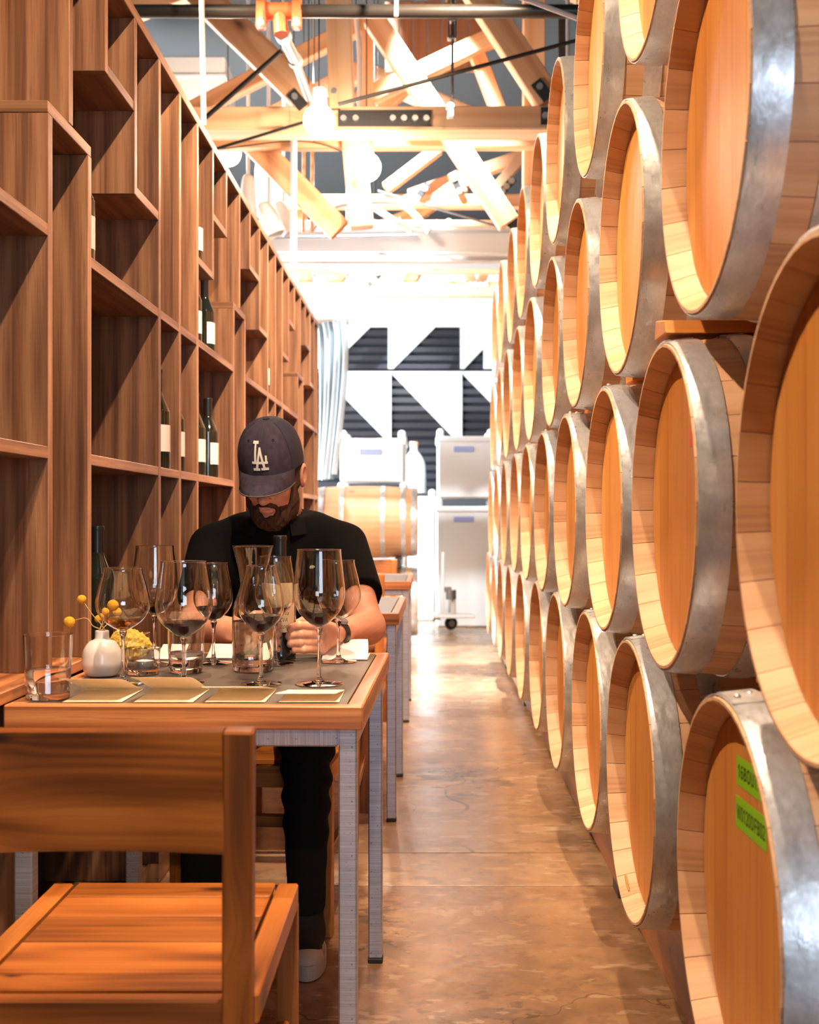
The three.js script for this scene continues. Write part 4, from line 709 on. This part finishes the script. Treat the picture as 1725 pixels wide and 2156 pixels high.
function surfaceNet(f, lo, hi, cell) {
  const n = [0, 1, 2].map((i) => Math.ceil((hi[i] - lo[i]) / cell) + 1), [nx, ny, nz] = n, v = new Float32Array(nx * ny * nz), at = (i, j, k) => i + nx * (j + ny * k), pos = [], id = new Int32Array(nx * ny * nz).fill(-1), idx = [];
  for (let k = 0; k < nz; k++) for (let j = 0; j < ny; j++) for (let i = 0; i < nx; i++) v[at(i, j, k)] = f([lo[0] + i * cell, lo[1] + j * cell, lo[2] + k * cell]);
  for (let k = 0; k + 1 < nz; k++) for (let j = 0; j + 1 < ny; j++) for (let i = 0; i + 1 < nx; i++) {
    let c = 0, sx = 0, sy = 0, sz = 0;
    for (let e = 0; e < 12; e++) {
      const ax = e >> 2, b1 = e & 1, b2 = (e >> 1) & 1, o = ax === 0 ? [0, b1, b2] : ax === 1 ? [b1, 0, b2] : [b1, b2, 0], q = [...o]; q[ax] = 1;
      const A = v[at(i + o[0], j + o[1], k + o[2])], B = v[at(i + q[0], j + q[1], k + q[2])];
      if (A < 0 !== B < 0) { const t = A / (A - B); c++; sx += lerp(o[0], q[0], t); sy += lerp(o[1], q[1], t); sz += lerp(o[2], q[2], t); }
    }
    if (c) { id[at(i, j, k)] = pos.length / 3; pos.push(lo[0] + (i + sx / c) * cell, lo[1] + (j + sy / c) * cell, lo[2] + (k + sz / c) * cell); }
  }
  for (let k = 1; k + 1 < nz; k++) for (let j = 1; j + 1 < ny; j++) for (let i = 1; i + 1 < nx; i++) {
    const A = v[at(i, j, k)] < 0, quad = (a, b, c, d, fl) => { if (fl) idx.push(a, b, c, a, c, d); else idx.push(a, c, b, a, d, c); };
    if (A !== v[at(i + 1, j, k)] < 0) quad(id[at(i, j - 1, k - 1)], id[at(i, j, k - 1)], id[at(i, j, k)], id[at(i, j - 1, k)], A);
    if (A !== v[at(i, j + 1, k)] < 0) quad(id[at(i - 1, j, k - 1)], id[at(i - 1, j, k)], id[at(i, j, k)], id[at(i, j, k - 1)], A);
    if (A !== v[at(i, j, k + 1)] < 0) quad(id[at(i - 1, j - 1, k)], id[at(i, j - 1, k)], id[at(i, j, k)], id[at(i - 1, j, k)], A);
  }
  const nrm = new Float32Array(pos.length), e = cell * 0.4;
  for (let q = 0; q < pos.length; q += 3) { const [x, y, z] = [pos[q], pos[q + 1], pos[q + 2]]; let a = f([x + e, y, z]) - f([x - e, y, z]), b = f([x, y + e, z]) - f([x, y - e, z]), c = f([x, y, z + e]) - f([x, y, z - e]); const l = len(a, b, c) + 1e-12; nrm[q] = a / l; nrm[q + 1] = b / l; nrm[q + 2] = c / l; }
  const g = new THREE.BufferGeometry(); g.setAttribute('position', new THREE.Float32BufferAttribute(pos, 3)); g.setAttribute('normal', new THREE.BufferAttribute(nrm, 3)); g.setIndex(idx);
  const uv = new Float32Array((pos.length / 3) * 2); for (let q = 0; q < pos.length / 3; q++) { uv[q * 2] = pos[q * 3] + pos[q * 3 + 2] * 0.6; uv[q * 2 + 1] = pos[q * 3 + 1] + pos[q * 3 + 2] * 0.3; } g.setAttribute('uv', new THREE.BufferAttribute(uv, 2));
  return g;
}
const MAN = thing('person', 'bearded man in navy cap and black polo shirt, head bowed over his bottle', 'person', [-0.435, 0, -3.35]);
const mp = (o) => { o.position.sub(MAN.position); return o; };
const skinT = tex(256, 256, (x, y) => { const n = fbm(x / 18, y / 18, 401, 4), m = fbm(x / 3, y / 3, 403, 2); return mix3([196, 132, 106], [226, 168, 140], clamp(n * 0.8 + m * 0.3)); }), skin = std({ color: 0xffffff, map: rep(skinT, 4, 4), roughness: 0.52 });
// joints in metres
const J = {
  neck: V(-0.436, 1.07, -3.3), chest: V(-0.436, 0.96, -3.37), belly: V(-0.44, 0.73, -3.41), hip: V(-0.44, 0.545, -3.5),
  shL: V(-0.25, 1.012, -3.33), elL: V(-0.166, 0.808, -3.08), wrL: P(702, 1336, 2.89), shR: V(-0.622, 1.004, -3.34), elR: V(-0.632, 0.808, -3.12), wrR: V(-0.475, 0.81, -2.93),
  hpL: V(-0.36, 0.55, -3.4), hpR: V(-0.53, 0.55, -3.4), knL: V(-0.315, 0.535, -2.97), knR: V(-0.585, 0.535, -2.98), anL: V(-0.31, 0.1, -2.9), anR: V(-0.56, 0.1, -2.86),
};
const torso = (p, g) => {
  let d = smin(ell(p, [J.chest.x, J.chest.y, J.chest.z], [0.175 + g, 0.15 + g, 0.115 + g]), ell(p, [J.belly.x, J.belly.y, J.belly.z], [0.155 + g, 0.17 + g, 0.12 + g]), 0.08);
  d = smin(d, cap3(p, V(-0.33, 1.035, -3.34), V(-0.545, 1.033, -3.34), 0.06 + g, 0.06 + g), 0.07);
  return smin(d, cap3(p, V(-0.436, 1.05, -3.33), V(-0.436, 1.14, -3.26), 0.062 + g * 0.4, 0.056 + g * 0.4), 0.05);
};
const upperL = (p, g) => cap3(p, J.shL, J.elL, 0.06 + g, 0.046 + g), upperR = (p, g) => cap3(p, J.shR, J.elR, 0.06 + g, 0.046 + g);
const legs = (p, g) => {
  let d = ell(p, [-0.445, 0.57, -3.42], [0.18 + g, 0.105 + g, 0.12 + g]);
  for (const s of ['L', 'R']) d = smin(d, smin(cap3(p, J['hp' + s], J['kn' + s], 0.085 + g, 0.06 + g), cap3(p, J['kn' + s], J['an' + s], 0.058 + g, 0.04 + g), 0.03), 0.04);
  return d;
};
const fore = (p) => smin(cap3(p, J.elL, J.wrL.clone().lerp(J.elL, 0.05), 0.046, 0.028), cap3(p, J.elR, J.wrR, 0.046, 0.03), 0.01);
const bodyF = (p) => { let d = torso(p, -0.012); d = smin(d, upperL(p, -0.004), 0.05); d = smin(d, upperR(p, -0.004), 0.05); d = smin(d, fore(p), 0.02); d = smin(d, legs(p, -0.014), 0.05); return d; };
// hands: palm and five fingers
function handField(w, kn, fingers, thumb) {
  return (p) => {
    let d = 1;
    for (let i = 0; i < 4; i++) d = smin(d, cap3(p, w, kn[i], 0.021, 0.0135), 0.014);
    d = smin(d, cap3(p, w.clone().lerp(kn[1], 0.45), w.clone().lerp(kn[2], 0.75), 0.021, 0.016), 0.012);
    const chain = (c, r, k) => { let e = 1; for (let i = 0; i + 1 < c.length; i++) e = smin(e, cap3(p, c[i], c[i + 1], r[i], r[i + 1]), 0.003); d = smin(d, e, k); };
    fingers.forEach((c, i) => chain([kn[i], ...c], [0.0115, 0.0108, 0.0095, 0.0085].map((r) => r * (i === 3 ? 0.84 : 1)), 0.0035)); chain(thumb, [0.016, 0.0125, 0.0115, 0.0095], 0.006);
    return d;
  };
}
const hz = 2.83, fy = [1320, 1336.5, 1352, 1366];
const knL = fy.map((y, i) => P(683 - i * 2, y + 1, 2.822)), fingL = fy.map((y, i) => [P(634 - [4, 0, 1, -6][i], y - [3, 1, -1, -2][i], 2.768), P([613, 610, 613, 622][i], y + 2, 2.772), P([611, 608, 611, 619][i], y + 5, 2.79)]);
const handL = handField(J.wrL, knL, fingL, [P(694, 1322, 2.885), P(668, 1306, 2.872), P(640, 1307, 2.862), P(622, 1314, 2.858)]);
const knR = [0, 1, 2, 3].map((i) => V(-0.432, 0.842 - i * 0.0185, -2.865)), fingR = knR.map((k) => [k.clone().add(V(0.034, -0.001, 0.048)), k.clone().add(V(0.056, -0.003, 0.072)), k.clone().add(V(0.068, -0.004, 0.083))]);
const handR = handField(J.wrR, knR, fingR, [V(-0.47, 0.83, -2.92), V(-0.44, 0.852, -2.905), V(-0.414, 0.855, -2.89), V(-0.405, 0.85, -2.878)]);
// head in its own frame: x to his left, y up, z forward
const HC = V(-0.4385, 1.222, -3.215), HR = new THREE.Euler(0.44, -0.13, 0.0, 'YXZ'), HQ = new THREE.Quaternion().setFromEuler(HR), HM = new THREE.Matrix4().compose(HC, HQ, V(1, 1, 1));
const headF = (p) => {
  const x = Math.abs(p[0]), q = [x, p[1], p[2]];
  let d = ell(p, [0, 0.04, -0.012], [0.077, 0.092, 0.098]);
  d = smin(d, ell(p, [0, -0.045, 0.022], [0.06, 0.086, 0.074]), 0.03);
  d = smin(d, ell(q, [0.034, -0.026, 0.066], [0.026, 0.022, 0.022]), 0.02);                       // cheeks
  d = smin(d, cap3(q, V(0.008, 0.024, 0.088), V(0.04, 0.02, 0.078), 0.01, 0.008), 0.012);           // brow
  d = smax(d, -ell(q, [0.031, 0.002, 0.096], [0.017, 0.011, 0.012]), 0.012);                        // eye socket
  d = smin(d, ell(q, [0.031, 0.001, 0.078], [0.0125, 0.0125, 0.0125]), 0.002);
  d = smin(d, cap3(p, V(0, 0.012, 0.09), V(0, -0.034, 0.112), 0.0085, 0.0145), 0.012);              // nose
  d = smin(d, ell(q, [0.0125, -0.039, 0.1], [0.0085, 0.008, 0.011]), 0.006);
  d = smin(d, ell(p, [0, -0.063, 0.093], [0.024, 0.006, 0.009]), 0.005); d = smin(d, ell(p, [0, -0.074, 0.092], [0.02, 0.0065, 0.009]), 0.005);
  d = smax(d, -ell(p, [0, -0.0685, 0.103], [0.024, 0.0014, 0.008]), 0.002);                          // mouth line
  d = smin(d, ell(p, [0, -0.105, 0.078], [0.026, 0.022, 0.02]), 0.018);
  const e = [x - 0.079, p[1] + 0.012, p[2] + 0.008]; let ear = ell([e[0] - e[1] * 0.12 - 0.006, e[1], e[2]], [0, 0, 0], [0.011, 0.036, 0.022]); ear = smax(ear, -ell([e[0] - 0.014, e[1] - 0.002, e[2] - 0.006], [0, 0, 0], [0.008, 0.022, 0.011]), 0.006);
  d = smin(d, ear, 0.008);
  return smin(d, cap3(p, V(0, -0.07, -0.03), V(0, -0.17, -0.06), 0.055, 0.056), 0.03);
};
const headSkin = surfaceNet(headF, [-0.11, -0.2, -0.13], [0.11, 0.15, 0.14], 0.0042).applyMatrix4(HM);
const bodyG = surfaceNet(bodyF, [-0.75, 0.03, -3.68], [-0.06, 1.18, -2.6], 0.0125);
const handLG = surfaceNet(handL, [-0.36, 0.75, -2.93], [-0.2, 0.88, -2.74], 0.003), handRG = surfaceNet(handR, [-0.52, 0.75, -2.98], [-0.33, 0.89, -2.75], 0.0036);
mp(part(MAN, 'body', mergeGeometries([bodyG, headSkin, handLG, handRG]), skin));
// clothes
const cloth = (c, s) => phys({ color: c, roughness: 0.95, specularIntensity: 0.25, bumpMap: rep(tex(256, 256, (x, y) => fbm(x / 2, y / 2, s, 2), false), 8, 8), bumpScale: 0.0004 });
const wr = (p) => 0.006 * (fbm(p[0] * 9 + 20, p[1] * 7 + p[2] * 5 + 20, 411, 3) - 0.5) * 2;
const axL = J.elL.clone().sub(J.shL).normalize(), axR = J.elR.clone().sub(J.shR).normalize();
const cut = (p, o, a, l) => (p[0] - o.x) * a.x + (p[1] - o.y) * a.y + (p[2] - o.z) * a.z - l;
const shirtF = (p) => {
  const w = wr(p); let t = torso(p, 0.01) + w * 0.8;
  const sl = smax(cap3(p, J.shL, J.elL, 0.072, 0.068) + w, cut(p, J.shL, axL, 0.215), 0.004), sr = smax(cap3(p, J.shR, J.elR, 0.072, 0.068) + w, cut(p, J.shR, axR, 0.205), 0.004);
  t = smin(smin(t, sl, 0.04), sr, 0.04);
  t = smax(t, 0.52 - p[1], 0.004); t = smax(t, (p[1] - 1.105) * 0.9 + (p[2] + 3.3) * 0.25, 0.006);
  return t;
};
const shirtG = surfaceNet(shirtF, [-0.76, 0.49, -3.68], [-0.07, 1.14, -2.95], 0.0095);
const shirt = mp(part(MAN, 'polo_shirt', shirtG, cloth([0.0045, 0.004, 0.0045], 421)));
{ // folded collar
  const g = []; const ring = []; for (let i = 0; i <= 40; i++) { const a = lerp(-2.75, 2.75, i / 40); ring.push([a]); }
  const pos = [], idx = [], n = 40, rows = [[0.068, 0.052, 0.02], [0.074, 0.056, 0.032], [0.083, 0.064, 0.022], [0.1, 0.08, -0.018], [0.098, 0.078, -0.02]];
  for (let i = 0; i <= n; i++) { const a = lerp(-2.6, 2.6, i / n), f = (1 + Math.cos(a)) / 2; for (const [rx, rz, y] of rows) pos.push(-0.436 + rx * Math.sin(a), 1.092 + y - 0.028 * (1 - f), -3.3 - rz * Math.cos(a) + 0.012 * (1 - f)); }
  const m = rows.length; for (let i = 0; i < n; i++) for (let j = 0; j + 1 < m; j++) { const a = i * m + j; idx.push(a, a + m, a + 1, a + 1, a + m, a + m + 1); }
  const c = new THREE.BufferGeometry(); c.setAttribute('position', new THREE.Float32BufferAttribute(pos, 3)); c.setIndex(idx); c.computeVertexNormals(); c.setAttribute('uv', new THREE.Float32BufferAttribute((pos.length / 3) * 2, 2));
  mp(part(shirt, 'collar', c, phys({ color: [0.007, 0.006, 0.007], roughness: 0.95, specularIntensity: 0.25, side: THREE.DoubleSide }))).position.set(0, 0, 0);
}
function rayHit(f, x, y, d0, d1) { for (let d = d0; d < d1; d += 0.002) { const p = P(x, y, d); if (f([p.x, p.y, p.z]) < 0.0005) return p; } return P(x, y, d1); }
{ // small pale embroidered reptile on the chest
  const c = rayHit(shirtF, 655, 1194, 2.9, 3.6), k = 0.0115 / 10;
  const out = [[-9, 1], [-7, 3.4], [-3, 4.2], [1, 3.6], [3, 4.4], [5, 3], [9, 3.2], [9.5, 2.2], [5, 1.8], [9, 0.2], [8.6, -1], [4, -0.6], [2, -2.2], [3, -3.6], [1.4, -3.8], [0.2, -2.2], [-3, -2], [-3.6, -3.8], [-5.2, -3.6], [-5, -1.6], [-7.5, -1], [-6, -3.5], [-8, -3.8], [-10, -1.5]];
  const g = new THREE.ExtrudeGeometry(new THREE.Shape(out.map(([x, y]) => new THREE.Vector2(x * k * 0.85, y * k))), { depth: 0.0012, bevelEnabled: true, bevelSize: 0.0004, bevelThickness: 0.0004, bevelSegments: 1 });
  const m = part(shirt, 'embroidered_emblem', g, std({ color: [0.4, 0.42, 0.24], roughness: 0.8 }), [c.x, c.y, c.z + 0.0015], [-0.25, 0.2, 0]); m.userData.label = 'small pale green embroidered reptile';
}
mp(part(MAN, 'trousers', surfaceNet((p) => { const folds = 0.006 * Math.sin(p[1] * 95 + p[0] * 20) * sstep(0.3, 0.06, Math.abs(p[1] - 0.5)) * sstep(-3.25, -3.0, p[2]); return smax(smax(legs(p, 0.008) + wr(p) + folds, 0.115 - p[1], 0.004), p[1] - 0.6, 0.004); }, [-0.74, 0.08, -3.68], [-0.16, 0.66, -2.62], 0.0115), cloth([0.006, 0.006, 0.008], 431)));
for (const [a, sx] of [[J.anL, 0.12], [J.anR, -0.15]]) { // canvas shoes
  const g = new THREE.Group(); g.name = 'shoe'; MAN.add(g); g.position.copy(a).sub(MAN.position).setY(0); g.rotation.y = sx;
  part(g, 'upper', surfaceNet((p) => { let d = smin(cap3(p, V(0, 0.055, -0.02), V(0, 0.045, 0.1), 0.042, 0.036), cap3(p, V(0, 0.06, -0.02), V(0, 0.11, -0.02), 0.042, 0.044), 0.03); return smax(d, 0.028 - p[1], 0.004); }, [-0.07, 0, -0.09], [0.07, 0.16, 0.16], 0.006), cloth([0.02, 0.016, 0.016], 437));
  const s = new THREE.Shape(); s.absellipse(0, 0.03, 0.047, 0.125, 0, Math.PI * 2); const so = new THREE.ExtrudeGeometry(s, { depth: 0.032, bevelEnabled: true, bevelSize: 0.002, bevelThickness: 0.002, bevelSegments: 2, curveSegments: 28 }).rotateX(Math.PI / 2).translate(0, 0.036, 0.0);
  part(g, 'rubber_sole', so, std({ color: [0.4, 0.33, 0.27], roughness: 0.6 })); part(g, 'toe_cap', surfaceNet((p) => smax(ell(p, [0, 0.04, 0.1], [0.04, 0.034, 0.052]), 0.03 - p[1], 0.003), [-0.06, 0.02, 0.04], [0.06, 0.09, 0.17], 0.005), std({ color: [0.4, 0.33, 0.27], roughness: 0.6 }));
}
{ // beard, moustache and hair
  const bf = (p) => {
    const x = Math.abs(p[0]), n = 0.004 * (fbm(p[0] * 130 + 50, p[1] * 50 + p[2] * 90 + 50, 441, 2) - 0.5) * 2, h = headF(p);
    let d = smin(ell(p, [0, -0.098, 0.05], [0.056, 0.052, 0.056]), ell([x, p[1], p[2]], [0.054, -0.07, 0.022], [0.021, 0.055, 0.03]), 0.015);
    d = smin(d, cap3([x, p[1], p[2]], V(0.0665, -0.025, 0.016), V(0.073, 0.02, 0.008), 0.013, 0.008), 0.01);
    d = smax(d, -ell(p, [0, -0.058, 0.11], [0.035, 0.034, 0.052]), 0.008);
    d = smin(d, smin(cap3([x, p[1], p[2]], V(0.003, -0.0515, 0.101), V(0.024, -0.061, 0.09), 0.0068, 0.006), cap3([x, p[1], p[2]], V(0.024, -0.061, 0.09), V(0.034, -0.085, 0.072), 0.0065, 0.009), 0.004), 0.006);
    d = smin(d, smax(ell([x, p[1], p[2]], [0.066, 0.02, -0.03], [0.016, 0.045, 0.04]), -h - 0.004, 0.002), 0.006);
    return d + n;
  };
  const bt = tex(256, 256, (x, y) => mix3([34, 20, 12], [96, 58, 30], fbm(x / 2, y / 14, 447, 3)));
  mp(part(MAN, 'beard', surfaceNet(bf, [-0.1, -0.17, -0.09], [0.1, 0.08, 0.13], 0.0032).applyMatrix4(HM), std({ color: 0xffffff, map: rep(bt, 10, 10), roughness: 0.85 })));
}
{ // wrist watch
  const d = J.elL.clone().sub(J.wrL).normalize(), c = J.wrL.clone().addScaledVector(d, 0.022), q = new THREE.Quaternion().setFromUnitVectors(V(0, 1, 0), d);
  const w = part(MAN, 'watch', lathe([[0.0315, -0.01], [0.034, -0.009], [0.034, 0.009], [0.0315, 0.01], [0.0315, -0.01]], 36), std({ color: [0.02, 0.02, 0.022], roughness: 0.4 }), c.clone().sub(MAN.position)); w.quaternion.copy(q);
  part(w, 'watch_case', new THREE.CylinderGeometry(0.016, 0.016, 0.008, 28).rotateX(Math.PI / 2), M.greySteel, [0, 0, 0.036]);
}
// ---- the cap
{
  const C = new THREE.Group(); C.name = 'baseball_cap'; MAN.add(C); C.position.copy(HC).sub(MAN.position); C.quaternion.copy(HQ);
  const y0 = 0.034, Hc = 0.122, rx = 0.0895, rz = 0.107, dome = (a, t, g = 0) => { const k = Math.pow(Math.max(0, 1 - Math.pow(t, 2.5)), 1 / 2.3); return V((rx + g) * k * Math.sin(a), y0 + (Hc + g) * t - 0.012 * (1 - Math.cos(a)) * (1 - t) * 0.5, (rz + g) * k * Math.cos(a) - 0.006); };
  const seg = (a0, a1, n, g = 0) => { const m = 22, pos = [], uv = [], idx = []; for (let i = 0; i <= n; i++) for (let j = 0; j <= m; j++) { const t = Math.sin((j / m) * Math.PI * 0.5), a = lerp(a0, a1, i / n), v = dome(a, t, g); pos.push(v.x, v.y, v.z); uv.push(a * 0.09, t * 0.12); } for (let i = 0; i < n; i++) for (let j = 0; j < m; j++) { const q = i * (m + 1) + j; idx.push(q, q + m + 1, q + 1, q + 1, q + m + 1, q + m + 2); } const b = new THREE.BufferGeometry(); b.setAttribute('position', new THREE.Float32BufferAttribute(pos, 3)); b.setAttribute('uv', new THREE.Float32BufferAttribute(uv, 2)); b.setIndex(idx); b.computeVertexNormals(); return b; };
  const fadeT = tex(256, 256, (x, y) => mix3([40, 34, 52], [74, 64, 74], fbm(x / 30, y / 30, 451, 4))), twill = rep(tex(256, 256, (x, y) => 0.5 + 0.5 * Math.sin((x + y) * 0.8), false), 12, 12);
  const cotton = std({ color: 0xffffff, map: rep(fadeT, 8, 8), roughness: 0.9, bumpMap: twill, bumpScale: 0.0002, side: THREE.DoubleSide }), meshM = std({ color: [0.028, 0.03, 0.06], roughness: 0.7, bumpMap: rep(tex(128, 128, (x, y) => Math.max(Math.sin(y * 0.196 * 4) > 0.2 ? 1 : 0, Math.sin(x * 0.196 * 2) > 0.5 ? 0.7 : 0), false), 30, 48), bumpScale: 0.0016, side: THREE.DoubleSide });
  const A = 0.98; for (const s of [-1, 1]) part(C, 'front_panel', s < 0 ? seg(-A, -0.004, 18) : seg(0.004, A, 18), cotton);
  for (let i = 0; i < 4; i++) { const w = (2 * Math.PI - 2 * A) / 4; part(C, 'mesh_panel', seg(A + i * w, A + (i + 1) * w - 0.006, 12, -0.0006), meshM); }
  for (const a of [-A, 0, A]) { const pts = []; for (let t = 0; t < 0.99; t += 0.06) pts.push(dome(a, t, 0.0004)); part(C, 'seam', new THREE.TubeGeometry(new THREE.CatmullRomCurve3(pts), 40, 0.0011, 5), cotton); }
  part(C, 'button', new THREE.SphereGeometry(0.009, 16, 10).scale(1, 0.45, 1), cotton, [0, y0 + Hc + 0.001, -0.006]);
  for (const a of [-0.5, 0.5]) part(C, 'eyelet', new THREE.TorusGeometry(0.0028, 0.0009, 6, 14), meshM, dome(a, 0.72, 0.0006), [-0.65, a, 0]);
  { // brim
    const n = 36, m = 16, top = [], pos = [], idx = [], uv = [], A1 = 1.06;
    for (let s = 0; s < 2; s++) for (let i = 0; i <= n; i++) for (let j = 0; j <= m; j++) {
      const a = lerp(-A1, A1, i / n), u = j / m, r = dome(a, 0.02, 0.0015), ext = 0.074 * Math.pow(Math.cos((a / A1) * Math.PI * 0.5), 0.5);
      const x = r.x * (1 - 0.06 * u), z = r.z + ext * u, curve = 2.1 * (x * x - 0.0) * u, y = r.y - 0.002 - 0.006 * u - 0.022 * u * u - curve + (s ? -0.0028 : 0); pos.push(x, y, z); uv.push(x, z);
    }
    const S = (n + 1) * (m + 1); for (let s = 0; s < 2; s++) for (let i = 0; i < n; i++) for (let j = 0; j < m; j++) { const q = s * S + i * (m + 1) + j; if (s) idx.push(q, q + m + 1, q + 1, q + 1, q + m + 1, q + m + 2); else idx.push(q, q + 1, q + m + 1, q + 1, q + m + 2, q + m + 1); }
    for (let i = 0; i < n; i++) { const q = i * (m + 1) + m; idx.push(q, q + S, q + m + 1, q + m + 1, q + S, q + S + m + 1); }
    let b = new THREE.BufferGeometry(); b.setAttribute('position', new THREE.Float32BufferAttribute(pos, 3)); b.setAttribute('uv', new THREE.Float32BufferAttribute(uv, 2)); b.setIndex(idx); b.computeVertexNormals();
    const brim = part(C, 'brim', toCreasedNormals(b, 0.9), cotton);
    const e = []; for (let i = 0; i <= n; i++) { const q = (i * (m + 1) + m) * 3; e.push(V(pos[q], pos[q + 1] - 0.0013, pos[q + 2])); } part(brim, 'brim_edge', new THREE.TubeGeometry(new THREE.CatmullRomCurve3(e), 60, 0.0022, 6), std({ color: [0.1, 0.085, 0.09], roughness: 0.9 }));
  }
  { // interlocked white letters L and A
    const k = 0.0001687, st = [[500, 560, 592, 560, 34], [545, 560, 545, 815, 34], [497, 815, 757, 815, 32], [741, 733, 741, 815, 34], [630, 632, 566, 905, 34], [630, 632, 706, 905, 36], [518, 907, 612, 907, 32], [657, 901, 763, 901, 32]], gs = [];
    const T0 = (0.085 - y0) / Hc;
    for (const [x0, y0_, x1, y1, w] of st) {
      const L = Math.hypot(x1 - x0, y1 - y0_) + w * 0.7, g = new THREE.BoxGeometry(L * k, w * k, 0.0022, 10, 2, 1), an = Math.atan2(-(y1 - y0_), x1 - x0), c = [((x0 + x1) / 2 - 630) * k, -((y0_ + y1) / 2 - 738) * k], q = g.attributes.position;
      for (let i = 0; i < q.count; i++) { const u = c[0] + q.getX(i) * Math.cos(an) - q.getY(i) * Math.sin(an), v = c[1] + q.getX(i) * Math.sin(an) + q.getY(i) * Math.cos(an), s = dome(u / 0.098, T0 + (v / 0.105) , 0.0012 + q.getZ(i)); q.setXYZ(i, s.x, s.y, s.z); }
      g.computeVertexNormals(); gs.push(g);
    }
    part(C, 'emblem', flat(gs), std({ color: [0.8, 0.77, 0.7], roughness: 0.8 })).userData.label = 'white interlocked letters LA';
  }
}
scene.traverse((o) => { if (o.isMesh) { o.castShadow = true; o.receiveShadow = true; } });
renderer.render(scene, camera);
